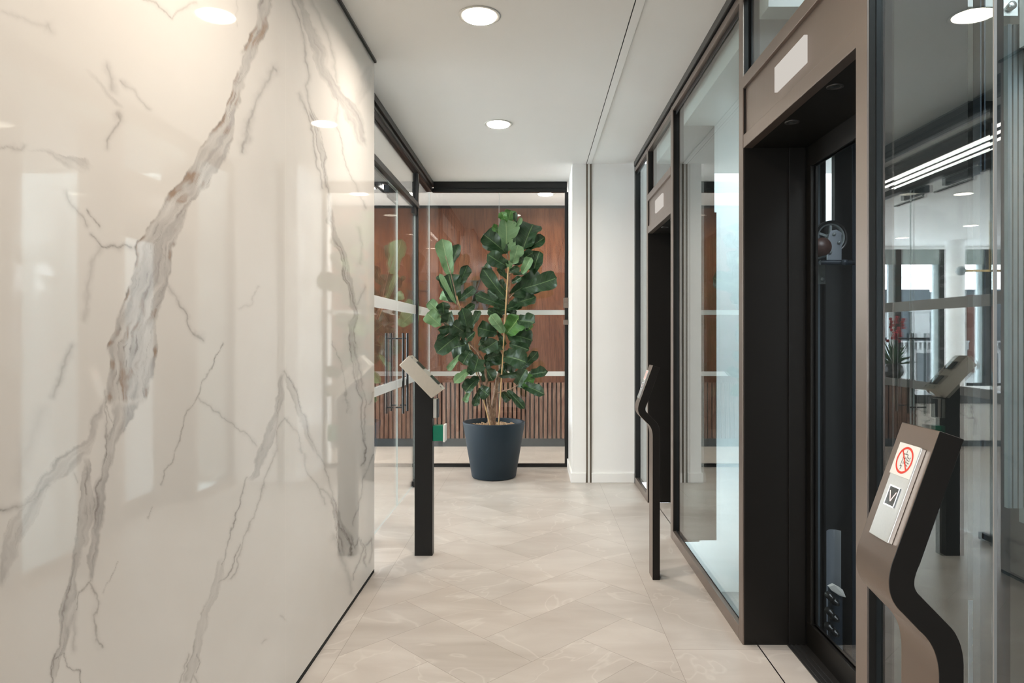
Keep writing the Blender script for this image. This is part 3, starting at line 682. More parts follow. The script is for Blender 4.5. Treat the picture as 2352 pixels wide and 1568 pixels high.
struct(MB().box(.93, SX1, -3.2, -.8, 4.1, 4.2).box(.93, SX1, 1.2, 5.4, 4.1, 4.2).build('added_shaft_roof', M['shaft']), 'unseen grey roof slab added over the lift shaft to cut its daylight', 'ceiling')  # unseen slab, added to let less skylight into the shaft
struct(box('floor_shaft', (.93, SX1, -3.2, 7.0, -1.4, -1.3), M['shaft']), 'grey pit floor of the lift shaft', 'floor')
struct(MB().box(.90, .94, -3.2, 7.0, CZ, 4.1).box(.89, .933, -3.2, 6.0, -1.3, -.12).build('wall_shaft_inner', M['shaft']), 'upper inner wall of the lift shaft', 'wall')

def rail(x, y, w, d, mat, label, z0=-1.3, z1=4.0):
    m = MB(); m.box(x, x+w, y, y+.006, z0, z1); m.box(x+w/2-.004, x+w/2+.004, y, y+d, z0, z1)
    return tag(m.build('guide_rail', mat), label, 'guide rail', 'steel guide rails in the lift shaft')
rail(1.33, 2.04, .016, .04, M['navy'], 'slim dark guide rail seen through the nearest glass panels')
rail(1.72, 3.70, .09, .06, M['navy'], 'dark navy guide rail standing behind the near lift door glass')
rail(1.60, 3.30, .05, .06, M['navy'], 'slim dark guide rail behind the near lift door glass, right of the pulley')
rail(1.575, 3.77, .03, .05, M['black'], 'black guide rail left of the pulley in the near lift door glass')
def slot_mat():
    m, nt, out = newmat('slotted_steel'); p = principled(nt, out, (.03, .04, .05), .45)
    g = nt.nodes.new('ShaderNodeNewGeometry'); s_ = nt.nodes.new('ShaderNodeSeparateXYZ'); nt.links.new(g.outputs['Position'], s_.inputs[0])
    f = math_n(nt, 'FRACT', math_n(nt, 'DIVIDE', s_.outputs[2], .105)); q = math_n(nt, 'LESS_THAN', f, .62)
    xx = math_n(nt, 'LESS_THAN', math_n(nt, 'ABSOLUTE', math_n(nt, 'SUBTRACT', s_.outputs[0], 1.535)), .006)
    nt.links.new(mix_col(nt, math_n(nt, 'MULTIPLY', q, xx), (.09, .115, .14), (.002, .002, .002)), p.inputs['Base Color']); return m
tag(MB().box(1.500, 1.560, 3.735, 3.753, -1.3, 2.6).build('slotted_channel', slot_mat()), 'black slotted channel running up inside the lift shaft', 'channel')
struct(box('wall_shaft_outer_far', (SX1, SX1+.1, 4.5, 7.2, -1.3, 4.1), M['shaft_white']), 'pale outer wall of the far lift shaft', 'wall')
# belt pulley and its bracket
def at(x, y, d): return ((x-VX)*d/F, d, H+(VY-y)*d/F)
pc = at(1907, 545, 3.5)
r = empty('belt_pulley', pc); tag(r, 'grey spoked belt pulley behind the near lift door glass', 'pulley')
n = 40; R = .085
m = MB(); prof = [(R, -.016), (R, .016), (R-.014, .016), (R-.014, -.016), (R, -.016)]
def ycyl(mb, c, prof, n=40, mi=0):
    vs = []; fs = []
    for rr, yy in prof:
        for k in range(n): vs.append((c[0]+rr*math.cos(2*PI*k/n), c[1]+yy, c[2]+rr*math.sin(2*PI*k/n)))
    for i in range(len(prof)-1):
        for k in range(n): fs.append((i*n+k, i*n+(k+1) % n, (i+1)*n+(k+1) % n, (i+1)*n+k))
    mb.add(vs, fs, mi, True); return mb
ycyl(m, pc, prof); m.build('rim', M['black_frame'], r)
m = ycyl(MB(), pc, [(R-.014, -.01), (R-.014, .01), (R-.022, .01), (R-.022, -.01), (R-.014, -.01)])
ycyl(m, pc, [(.02, -.02), (.02, .02), (0.001, .02)]); ycyl(m, pc, [(.001, -.02), (.02, -.02)])
for k in range(5):
    a = k*2*PI/5+.3; v = Vector((math.cos(a), 0, math.sin(a)))
    m.obox(Vector(pc)+v*.042, v*.024, Vector((0, .006, 0)), Vector((-v.z, 0, v.x))*.006)
m.build('spokes', M['greysteel'], r)
m = MB().prism([(pc[0]-.030, pc[2]-.12), (pc[0]+.045, pc[2]-.12), (pc[0]+.045, pc[2]+.02), (pc[0]+.02, pc[2]+.035), (pc[0]-.012, pc[2]+.03), (pc[0]-.030, pc[2]-.03)], pc[1]-.032, pc[1]-.024); m.build('side_plate', M['pale_steel'], r, .002)
for dx, dz in ((0.005, .012), (.03, -.03), (-.015, -.08)): ycyl(MB(), (pc[0]+dx, pc[1]-.034, pc[2]+dz), [(.001, -.006), (.009, -.006), (.009, .004)], 6).build('bolt', M['greysteel'], r)
MB().box(pc[0]-.02, pc[0]+.03, pc[1]-.024, 3.861, pc[2]-.10, pc[2]-.07).build('bracket_arm', M['navy'], r)
q = at(1884, 568, 3.4)
ycyl(MB(), q, [(.001, -.03), (.045, -.03), (.045, .05), (.001, .05)], 28).build('motor', M['rubber'], r)
m = MB().tube([at(1884, 603, 3.45), at(1962, 603, 3.45)], .013, 10); ycyl(m, at(1938, 603, 3.43), [(.001, -.02), (.016, -.02), (.016, .0)], 6)
m.build('cross_bar', M['navy'], r)
m = MB(); a = at(1876, 606, 3.6); b2 = at(1896, 652, 3.6); m.box(a[0], b2[0], 3.6, 3.61, b2[2], a[2]); ycyl(m, at(1889, 641, 3.6), [(.001, -.012), (.010, -.012), (.010, 0)], 6)
tag(m.build('bracket_plate', M['greysteel']), 'small bolted steel plate under the pulley', 'bracket')
# curved guard sheet, clamp with bolts near the floor
sh = MB(); N = 14; vs = []; fs = []
for i in range(N+1):
    z = .30-1.45*i/N; bulge = .03*math.sin(PI*min(1, max(0, (z+.2)/-.9))) if z < -.2 else 0
    for j in range(5):
        xx = 1.485+.075*j/4; vs.append((xx, 3.48+.03*math.sin(PI*j/4)-bulge*2, z))
for i in range(N):
    for j in range(4): fs.append((i*5+j, i*5+j+1, (i+1)*5+j+1, (i+1)*5+j))
sh.add(vs, fs, 0, True); tag(sh.build('guard_sheet', M['pale_steel'], fixn=False), 'pale curved metal guard sheet low behind the lift door glass', 'guard')
r = empty('rail_clamp', at(1922, 1470, 3.3)); tag(r, 'dark bolted steel clamp with a round plate low behind the lift door glass', 'clamp')
m = MB(); a = at(1906, 1352, 3.32); b2 = at(1935, 1482, 3.32); m.box(a[0], b2[0], 3.32, 3.34, b2[2], a[2]); m.build('clamp_plate', M['navy'], r)
m = MB(); c = at(1925, 1362, 3.3); m.add([(c[0]-.045, c[1], c[2]+.03), (c[0]-.02, c[1]-.005, c[2]+.042), (c[0]+.02, c[1]-.005, c[2]+.02), (c[0]+.038, c[1], c[2]-.02), (c[0]+.01, c[1]+.006, c[2]-.014), (c[0]-.03, c[1]+.006, c[2]+.012)], [(0, 1, 2, 3, 4, 5)]); 
m.add([(c[0]-.045, c[1]+.02, c[2]+.03), (c[0]-.02, c[1]+.02, c[2]+.042), (c[0]+.02, c[1]+.02, c[2]+.02), (c[0]+.038, c[1]+.02, c[2]-.02)], [(0, 1, 2, 3)])
m.build('cover_cap', M['whiteplastic'], r)
for k, (px_, py_) in enumerate(((1907, 1370), (1918, 1382), (1907, 1406), (1918, 1419), (1906, 1441), (1918, 1453))):
    c = at(px_, py_, 3.29)
    ycyl(MB(), c, [(.001, -.03), (.010, -.03), (.010, -.005), (.017, -.005), (.017, .03)], 8).build('bolt', M['black_frame'], r)
tag(MB().box(1.016, 1.031, 1.50, 1.52, -1.3, 1.77).build('mullion_reflection', M['navy']), 'slim dark blue strip built as the mullion reflection, right of the pale seal in the nearest glass', 'post')  # door mullion's reflection in the glass, built as a solid upright
# plate with hexagonal bolts beside the rail
r = MB(); a = at(2226, 1380, 2.1); b2 = at(2255, 1568, 2.1); r.box(a[0], b2[0], 2.1, 2.106, -1.0, a[2]); o = tag(r.build('fish_plate', M['pale_steel']), 'steel joint plate with hexagonal bolts behind the nearest glass', 'plate')
for yy in (1408, 1444, 1483, 1522):
    ycyl(MB(), at(2240, yy, 2.098), [(.001, -.008), (.0095, -.008), (.0095, .002)], 6).build('bolt', M['greysteel'], o)
# counterweight stack high at the right edge
r = empty('counterweight', (2.0, 2.9, 1.8)); tag(r, 'tall grey counterweight frame with ribbed blocks at the right edge', 'counterweight')
m = MB()
for k in range(7):
    x0 = 1.905+k*.022; m.box(x0, x0+.016, 2.75, 2.80, .6, 2.55)
m.build('ribbed_cable', M['greysteel'], r)
m = MB()
for k in range(5): m.box(2.09, 2.32, 2.8, 2.9, 2.05-k*.072+.12, 2.05-k*.072+.185)
m.build('weight_block', M['pale_steel'], r)
m = MB().box(2.07, 2.34, 2.78, 2.92, .5, 1.90); m.build('frame', M['greysteel'], r)
m = MB().box(1.93, 2.5, 2.6, 2.72, 2.44, 2.8); tag(m.build('shaft_beam', M['offwhite']), 'pale steel beam across the top of the shaft at the right edge', 'beam')
m = MB(); c = at(2308, 22, 2.3); m.box(c[0]-.02, c[0]+.03, 2.28, 2.3, c[2]-.03, c[2]+.03); ycyl(m, (c[0]+.004, 2.275, c[2]), [(.001, -.008), (.014, -.008), (.014, .004)], 20)
tag(m.build('glass_fixing', M['stain']), 'square steel glass fixing at the top right', 'fixing')
# crossed bars seen through the glass between the lifts
m = MB(); a = at(1655, 462, 5.4); b2 = at(1662, 725, 5.4); m.box(a[0], b2[0], 5.4, 5.42, b2[2], a[2]); a = at(1650, 598, 5.4); b2 = at(1712, 606, 5.4); m.box(a[0], b2[0], 5.38, 5.4, b2[2], a[2])

# ------------------------------------------------------------ lights
def downlight(x, y, label, on=True):
    r = empty('downlight', (x, y, CZ)); tag(r, label, 'ceiling light', 'round recessed downlights')
    MB().lathe([(.084, -.0005), (.098, -.001), (.100, -.004), (.094, -.006), (.083, -.004), (.081, -.001)], (x, y, CZ), 48).build('trim_ring', M['whiteplastic'], r)
    MB().disc((x, y, CZ-.0025), .0815, 48, 0, 'z', True).build('lens', M['lens'], r, fixn=False)
    l = area('lamp', (0, 0, -.012), (0, 0, 0), .15, 0, DL, WARM, disk=True); l.parent = r; l.visible_camera = True
    l.visible_glossy = False
    return r
LX = -.262
downlight(LX, 3.21, 'nearest round ceiling downlight over the corridor')
downlight(LX, 4.86, 'second round ceiling downlight, over the corridor before the plant')
downlight(.111, 7.28, 'round ceiling downlight behind the back glass screen')
downlight(LX, 1.56, 'round ceiling downlight just above the viewer')
downlight(LX, -.09, 'round ceiling downlight behind the viewer')
for i, (x, y) in enumerate(((-1.33, 7.28), (-2.77, 7.28), (-4.2, 7.28), (-2.77, 9.4), (-4.2, 9.4), (-3.9, 10.6))):
    downlight(x, y, ('round downlight in the reception ceiling near the walnut wall', 'round downlight over the walnut slat counter', 'round downlight over the marble desk', 'round downlight deep in the reception', 'round downlight near the reception windows', 'round downlight close to the round column')[i])
for k, x in enumerate((-1.45, -1.56, -1.675)):
    r = empty('linear_light', (x, 4.9, CZ)); tag(r, ('linear ceiling light nearest the glass partition', 'middle one of the three parallel linear ceiling lights', 'linear ceiling light farthest into the reception')[k], 'ceiling light', 'three parallel linear ceiling lights')
    box('housing', (x-.028, x+.028, 3.2, 6.62, 2.712, 2.76), M['track'], r)
    box('diffuser', (x-.017, x+.017, 3.22, 6.60, 2.704, 2.7125), M['led'], r)
    for yy in (3.5, 6.3): MB().tube([(x, yy, 2.76), (x, yy, CZ)], .004, 6).build('hanger', M['track'], r)

struct(box('ceiling_raft', (-1.80, -1.36, 3.15, 6.70, 2.772, CZ-.001), M['black_frame']), 'dark recessed ceiling raft carrying the linear lights', 'ceiling')
# ------------------------------------------------------------ reception room behind the glass
def facade(name, horizontal, a0, a1, pos, label, step=1.55):
    r = empty(name, (a0, pos, 0) if horizontal else (pos, a0, 0)); struct(r, label, 'window wall')
    def bx(n, a, b2, z0, z1, mat, d0=0, d1=.1):
        if horizontal: box(n, (a, b2, pos+d0, pos+d1, z0, z1), mat, r)
        else: box(n, (pos-d1, pos-d0, a, b2, z0, z1), mat, r)
    bx('sill_wall', a0, a1, 0, .42, M['white']); bx('lintel', a0, a1, 2.76, CZ, M['white'])
    n_ = int((a1-a0)/step+.5)
    for k in range(n_+1):
        a = a0+k*step; bx('mullion', a, a+.11, .47, 2.76, M['bronze_dark'])
        if a+.2 < a1: bx('reveal', a+.11, a+.20, .47, 2.76, M['blue_white'], .04, .1); bx('blind', a+.11, min(a+step, a1), 2.50, 2.76, M['blind'], .01, .015)
    bx('rail', a0, a1, .42, .47, M['bronze_dark'])
    return r
facade('window_7', True, -9.05, .9, 11.70, 'window wall at the far side of the reception', .76)
facade('window_8', False, 3.2, 11.7, -8.95, 'side window wall of the reception', 1.55)
struct(box('wall_reception_near', (-9.0, XG, 1.4, 1.5, 0, CZ), M['white']), 'white wall at the near end of the reception', 'wall')
c = MB(); c.lathe([(.14, 0), (.14, CZ)], (-4.91, 10.9, 0), 40); tag(c.build('round_column', M['white']), 'white round column in front of the reception windows', 'column', kind='structure')
# marble desk and its dark top
r = empty('reception_desk', (-3.4, YW+.15, 0)); tag(r, 'long marble fronted reception desk with a dark top, in the reception', 'desk')
box('marble_front', (-4.7, -2.64, YW, YW+.03, .07, .50), M['desk_marble'], r); box('plinth', (-4.7, -2.64, YW+.01, YW+.4, 0, .07), M['base_grey'], r)
box('desk_body', (-4.7, -2.64, YW+.03, YW+.6, .07, .50), M['offwhite'], r); box('worktop', (-4.72, -2.635, YW-.02, YW+.62, .50, .60), M['desk_top'], r, .003)
# vase of orchids on the slatted counter
vx, vy, vz = -2.46, YW+.16, .776
v = empty('vase', (vx, vy, vz)); tag(v, 'dark round vase on the end of the walnut slat counter', 'vase')
MB().lathe([(.001, 0), (.06, 0), (.10, .05), (.115, .10), (.10, .15), (.07, .18), (.06, .18), (.06, .16), (.001, .16)], (vx, vy, vz), 32).build('bowl', M['black_frame'], v)
fl = empty('flower_arrangement', (vx, vy, vz+.16)); tag(fl, 'red orchid spikes and dark green fronds standing in the vase', 'flowers')
rnd = random.Random(5)
m = MB(); blooms = MB()
for k in range(3):
    tx, tz = vx-.02+.06*(k-1), vz+.50+.10*rnd.random()
    m.tube([(vx, vy, vz+.15), (vx+(tx-vx)*.4, vy, vz+.3), (tx, vy, tz+.12)], .003, 6)
    for q in range(9):
        t_ = q/8; blooms.sphere((tx-.01+rnd.uniform(-.03, .03), vy+rnd.uniform(-.03, .03), tz-.12+.26*t_), .022, 8, 6, 0, (1, .7, .8))
m.build('stem', M['fern'], fl); blooms.build('red_bloom', M['orchid'], fl)
m = MB()
for k in range(46):
    a = rnd.uniform(0, 2*PI); el = rnd.uniform(.15, 1.35); L = rnd.uniform(.16, .34); d = Vector((math.cos(a)*math.cos(el), math.sin(a)*math.cos(el), math.sin(el)))
    p0 = Vector((vx, vy, vz+.16)); sd = d.cross(Vector((0, 0, 1))).normalized()*.012
    pm = p0+d*L*.6+Vector((0, 0, .03)); p1 = p0+d*L
    m.add([p0-sd*.3, p0+sd*.3, pm+sd, p1, pm-sd], [(0, 1, 2, 3, 4)])
m.build('frond', M['fern'], fl, fixn=False)
# pendant with brass rod and globes
r = empty('pendant_lamp', (-4.1, 9.0, 2.14)); tag(r, 'horizontal brass rod pendant with a glowing globe and a smoked globe', 'pendant lamp')
MB().tube([(-3.87, 9.0, 2.14), (-4.62, 9.0, 2.14)], .014, 12).build('rod', M['brassrod'], r)
MB().tube([(-4.2, 9.0, 2.14), (-4.2, 9.0, CZ)], .005, 8).build('hanger', M['brassrod'], r)
MB().sphere((-4.66, 9.0, 2.14), .085, 24, 16).build('lit_globe', M['globe'], r); MB().sphere((-3.82, 9.0, 2.14), .062, 24, 16).build('smoked_globe', M['globe_off'], r)
# neighbouring houses across the street
def house(x0, x1, y, zb, zt, label, chim=False):
    r = empty('terrace_house', ((x0+x1)/2, y, zb)); tag(r, label, 'house', 'houses across the street')
    box('facade', (x0, x1, y, y+6, zb, zt), M['render'], r)
    MB().prism([(x0, zt), (x1, zt), (x1-.5, zt+2.6), (x0+.5, zt+2.6)], y+.4, y+5.6).build('mansard_roof', M['roof'], r)
    k = 0; x = x0+.6
    while x < x1-.9:
        w = box('window', (x, x+.75, y-.03, y, zt-2.0, zt-.5), M['win_dark'], r)
        d = MB().box(x, x+.85, y+.2, y+1.2, zt+.25, zt+1.5).prism([(x-.1, zt+1.5), (x+.95, zt+1.5), (x+.42, zt+1.95)], y+.15, y+1.2); d.build('dormer', M['render'], r)
        x += 1.9; k += 1
    b_ = MB().box(x0, x1, y-.18, y-.05, zt+.02, zt+.10)
    xx = x0
    while xx < x1: b_.box(xx, xx+.09, y-.14, y-.06, zt-.32, zt+.02); xx += .22
    b_.build('balustrade', M['render'], r)
    if chim: box('brick_chimney', (x1-2.0, x1-.9, y-.5, y+.5, zt-1.4, zt+2.3), M['brick'], r)
house(-27, -18.2, 33, -14, .9, 'pale terrace house with a brick chimney seen past the round column', True)
house(-18, -10.5, 33, -14, .9, 'pale terrace house with a plain roof in the middle of the row', False)
house(-10.3, -3, 33, -14, 1.2, 'pale terrace house nearest to the walnut wall side', False)
house(-38, -27.4, 33, -14, 1.0, 'pale terrace house at the far end of the row', False)

# ------------------------------------------------------------ sign on the walnut wall
sx = lambda p: (p-VX)*YW/F
sz = lambda p: H+(VY-p)*YW/F
sg = empty('wall_sign', (sx(1098), YW, sz(680))); tag(sg, 'dark metal monogram of the letters H and W on the walnut wall', 'sign')
def poly_letter(name, polys):
    m = MB()
    for pl in polys: m.prism([(sx(a), sz(b)) for a, b in pl], YW-.016, YW-.001)
    m.build(name, M['ink_metal'] if 'ink_metal' in M else M['ink'], sg)
M['ink_metal'] = paint('dark_letter_metal', (.045, .036, .040), .35, .3)
rc = lambda x0, x1, y0, y1: [(x0, y0), (x1, y0), (x1, y1), (x0, y1)]
poly_letter('letter_h', [rc(1058, 1065.5, 645, 691), rc(1053, 1072, 644.2, 646), rc(1053, 1072.5, 690.3, 692), rc(1065, 1087, 667, 668.6), rc(1087, 1094, 645, 691), rc(1079, 1100, 644.2, 646), rc(1081, 1100, 690.3, 692)])
poly_letter('letter_w', [[(1084, 668), (1091, 668), (1096, 710), (1089, 710)], [(1095.5, 710.5), (1093.5, 710.5), (1101.5, 686), (1103, 688)], [(1099, 668), (1107.5, 668), (1119, 711), (1111, 711)], [(1117, 711), (1119, 711), (1134.5, 668), (1132.5, 668)], rc(1094, 1113, 666.6, 668.4), rc(1128, 1140, 666.6, 668.4), rc(1078, 1096, 666.6, 668.4)])
poly_letter('slash', [[(1103.5, 638), (1106, 638), (1078, 716), (1076, 716)]])

# ------------------------------------------------------------ card reader pedestal
PY0, PY1 = 4.01, 4.075
r = empty('reader_pedestal', (-.655, 4.04, 0)); tag(r, 'black square pedestal with a tilted brushed steel reader head beside the glass doors', 'pedestal')
MB().prism([(-.708, 0), (-.603, 0), (-.603, .930), (-.708, 1.040)], PY0, PY1).build('post', M['black'], r, .001)
hd = MB().prism([(-.7935, 1.1215), (-.7365, 1.177), (-.5406, .978), (-.606, .9275)], 3.985, 4.105).build('reader_head', M['steel'], r, .002)
hd['label'] = 'tilted brushed steel box head'
def hp_(a, h, y):   # a along the sloping face, h off it
    t = Vector((-.5406+.7365, 0, .978-1.177)); L = t.length; t.normalize(); n = Vector((-t.z, 0, t.x)); n = n if n.z > 0 else -n
    p = Vector((-.7365, 0, 1.177))+t*a+n*h; p.y = y; return p, t, n
for a, w, nm, mt in ((.085, .030, 'card_reader', 'btn'), (.205, .035, 'keypad_glass', 'btn')):
    p, t, n = hp_(a, .002, 4.045); MB().obox(p, t*w, Vector((0, .035, 0)), n*.002).build(nm, M[mt], hd)
for a in (.02, .26):
    for y in (4.0, 4.09):
        p, t, n = hp_(a, .002, y); MB().obox(p, t*.005, Vector((0, .005, 0)), n*.002).build('screw', M['chrome'], hd)
it = MB().box(-.603, -.576, 4.015, 4.065, .808, .922); o = it.build('intercom', [M['stain']], r, .004); o['label'] = 'small silver proximity reader on the side'
box('dark_edge', (-.580, -.571, 4.013, 4.067, .810, .920), M['base_grey'], o, .002)
g = MB().box(-.602, -.541, 4.016, 4.086, .672, .762).build('emergency_release', M['green'], None, .003); tag(g, 'green emergency door release box on the side of the black pedestal', 'call point')
box('back_plate', (-.541, -.529, 4.010, 4.092, .668, .768), M['whiteplastic'], g, .002)

# ------------------------------------------------------------ lift call posts
def call_post():
    y0, y1 = 1.0526, 1.161
    def arc(p0, p1, p2, n=22):      # quadratic bend
        return [tuple((1-t)**2*p0[i]+2*t*(1-t)*p1[i]+t*t*p2[i] for i in (0, 1)) for t in [k/n for k in range(n+1)]]
    left = [(.6225, 0)]+arc((.6225, .770), (.6225, .818), (.5937, .842))+arc((.5667, .870), (.5350, .898), (.5500, .9476))+[(.6240, 1.1513)]
    right = [(.6620, 1.1383)]+arc((.5935, .945), (.5770, .912), (.5937, .8975))+arc((.640, .850), (.6615, .828), (.6615, .785))+[(.6615, 0)]
    r = empty('call_post', (.642, 1.107, 0))
    pm = MB().prism(left+right, y0, y1); pm.m[0] = 1; pm.m[1] = 1  # both end faces darker: the dark reflection there is put into the colour
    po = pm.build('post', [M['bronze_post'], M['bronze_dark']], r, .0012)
    po.data.polygons.foreach_set('use_smooth', [True]*len(po.data.polygons)); po.data.set_sharp_from_angle(angle=.6)
    T = Vector((.6240, 0, 1.1513)); t = Vector((.5500-.6240, 0, .9476-1.1513)).normalized(); n = Vector((t.z, 0, -t.x)); n = n if n.x < 0 else -n
    def P(a, y, h): q = T+t*a+n*h; q.y = y; return q
    yc = 1.0975
    pl = MB().obox(P(.113, yc, .004), t*.079, Vector((0, .0300, 0)), n*.004).build('button_plate', M['stain'], r, .001)
    pl['label'] = 'brushed steel button plate'
    st = MB().obox(P(.0605, yc, .0088), t*.0268, Vector((0, .0298, 0)), n*.0012).build('warning_sticker', M['sticker'], r, .0005)
    # red prohibition ring with diagonal bar, small lift pictogram and flames in black
    h = .0103; C = (.0605, yc)
    def ring(mb, R0, R1, n_=40):
        vs = []; fs = []
        for k in range(n_):
            a = 2*PI*k/n_
            for R_ in (R0, R1): vs.append(P(C[0]-R_*math.cos(a), C[1]-R_*math.sin(a)*1.0, h))
        for k in range(n_): fs.append((2*k, 2*k+1, (2*k+3) % (2*n_), (2*k+2) % (2*n_)))
        mb.add(vs, fs)
    m = MB(); ring(m, .0188, .0225)
    def stroke(mb, a0, b0, a1, b1, w=.0005, hh=h):       # a down the face, b to the right (towards -y)
        p0 = P(C[0]+a0, C[1]-b0, hh); p1 = P(C[0]+a1, C[1]-b1, hh); d = (p1-p0).normalized(); s = d.cross(n).normalized()*w
        mb.add([p0-s, p1-s, p1+s, p0+s], [(0, 1, 2, 3)])
    stroke(m, -.0145, -.0125, .0145, .0125, .0015, h+.0001)
    m.build('prohibition_sign', M['red'], st, fixn=False)
    k = MB()
    for s in ((-.010, -.006, -.010, .005), (-.010, .005, .008, .005), (-.010, -.006, .010, -.006), (.010, -.008, .010, -.001), (-.010, -.009, -.010, .0), (-.017, 0, -.011, 0), (.011, -.004, .016, -.004),
              (-.006, 0, .001, 0), (.001, 0, .006, -.002), (.001, 0, .006, .002), (-.003, -.002, -.003, .002)): stroke(k, *s)
    for q in range(5): stroke(k, -.006+q*.004, .0075, -.004+q*.004, .0125, .0006)
    for q in range(3): stroke(k, -.007+q*.0045, .0140, -.005+q*.0045, .0150, .0005)
    k.build('lift_pictogram', M['ink'], st, fixn=False)
    b = MB().obox(P(.1215, yc, .0086), t*.0165, Vector((0, .0150, 0)), n*.0008).build('call_button', M['btn'], r)
    C2 = .1215; f = MB()
    for (a0, b0, a1, b1) in ((-.0165, -.0142, .0165, -.0142), (-.0165, .0142, .0165, .0142), (-.0158, -.015, -.0158, .015), (.0158, -.015, .0158, .015)):
        p0 = P(C2+a0, yc-b0, .0100); p1 = P(C2+a1, yc-b1, .0100); d = (p1-p0).normalized(); s = d.cross(n).normalized()*.0010; f.add([p0-s, p1-s, p1+s, p0+s], [(0, 1, 2, 3)])
    f.build('light_frame', M['btn_frame'], b, fixn=False)
    f = MB()
    for (a0, b0, a1, b1) in ((-.0080, -.0092, .0085, 0), (.0085, 0, -.0080, .0092)):
        p0 = P(C2+a0, yc-b0, .0098); p1 = P(C2+a1, yc-b1, .0098); d = (p1-p0).normalized(); s = d.cross(n).normalized()*.0011; f.add([p0-s, p1-s, p1+s, p0+s], [(0, 1, 2, 3)])
    f.build('down_arrow', M['btn_v'], b, fixn=False)
    return r
M['bronze_post'] = brushed('bronze_call_post', (.235, .185, .155), .38, .9)
cp = call_post(); tag(cp, 'nearest kinked bronze lift call post, cut off by the bottom of the photo', 'lift call post', 'kinked lift call posts')
c2 = copy_tree(cp); c2.location.y += 3.616-1.0526; c2.scale = (1, 1, .987); c2['label'] = 'far kinked bronze lift call post standing whole on the tiles'

# ------------------------------------------------------------ planter, fig tree, canes
PX, PYY = (1134.5-VX)*6.24/F, 6.24
r = empty('planter', (PX, PYY, 0)); tag(r, 'large tapered blue grey planter on the floor before the back glass screen', 'planter')
prof = [(.001, .002), (.185, .002), (.196, .006), (.2015, .014), (.283, .497), (.283, .503), (.278, .507), (.262, .507), (.257, .503), (.251, .44), (.22, .30), (.001, .30)]
MB().lathe(prof, (PX, PYY, 0), 72).build('pot', M['pot'], r)
rr = random.Random(2); m = MB(); m.disc((PX, PYY, .452), .252, 40)
for k in range(420):
    a = rr.uniform(0, 2*PI); q = .243*math.sqrt(rr.random()); m.sphere((PX+q*math.cos(a), PYY+q*math.sin(a), .458+rr.uniform(0, .012)), rr.uniform(.007, .012), 6, 4, 0, (1, 1, .8))
o = m.build('clay_pebbles', M['pebble'], r); o['kind'] = 'stuff'

tree = empty('fiddle_leaf_fig', (PX, PYY, .46)); tag(tree, 'tall fiddle leaf fig tree growing in the blue grey planter', 'plant')
def qp(x, y, d=6.24): return at(980+x*.15304, 480+y*.15304, d)          # traced on an enlargement of the crown
def pp(x, y, d=6.24): return at(980+x*.19127, 700+y*.19127, d)          # and of the lower half
m = MB()
m.tube([pp(780, 1480), pp(785, 1400), pp(790, 1300), pp(800, 1230), pp(815, 1130), pp(835, 1000), pp(850, 900), pp(890, 760), pp(925, 600), pp(935, 400), pp(935, 200), qp(1215, 1350), qp(1245, 1150), qp(1240, 900), qp(1215, 700), qp(1195, 500), qp(1190, 250)],
       [.036, .034, .034, .022, .021, .020, .019, .016, .014, .012, .011, .010, .009, .008, .007, .005, .003], 10)
m.build('trunk', M['bark'], tree)
m = MB()
m.tube([pp(775, 1470, 6.22), pp(765, 1350, 6.22), pp(755, 1230, 6.2), pp(735, 1120, 6.18), pp(722, 1000, 6.18), pp(720, 900, 6.16), pp(700, 760, 6.15), pp(660, 640, 6.14), pp(600, 550, 6.13), pp(530, 480, 6.12), pp(500, 360, 6.12), qp(520, 1560, 6.12), qp(460, 1400, 6.12), qp(420, 1200, 6.12), qp(360, 950, 6.12), qp(280, 700, 6.12)],
       [.030, .028, .022, .019, .016, .014, .012, .011, .010, .009, .008, .007, .006, .005, .004, .003], 10)
m.build('trunk', M['bark'], tree)
for pts in ([pp(520, 470, 6.12), pp(440, 370, 6.1), pp(380, 325, 6.08), pp(300, 270, 6.06), pp(200, 200, 6.05)], [pp(680, 970, 6.16), pp(640, 880, 6.1), pp(610, 780, 6.06)], [pp(850, 1060, 6.2), pp(930, 1030, 6.12), pp(1010, 1010, 6.05), pp(1100, 960, 6.0)],
            [pp(925, 650, 6.22), pp(1000, 560, 6.15), pp(1100, 480, 6.1)], [qp(1250, 1330, 6.22), qp(1310, 1260, 6.2)], [qp(1230, 980, 6.22), qp(1290, 950, 6.2)]):
    MB().tube(pts, [.007-.0009*i for i in range(len(pts))], 8).build('branch', M['bark'], tree)

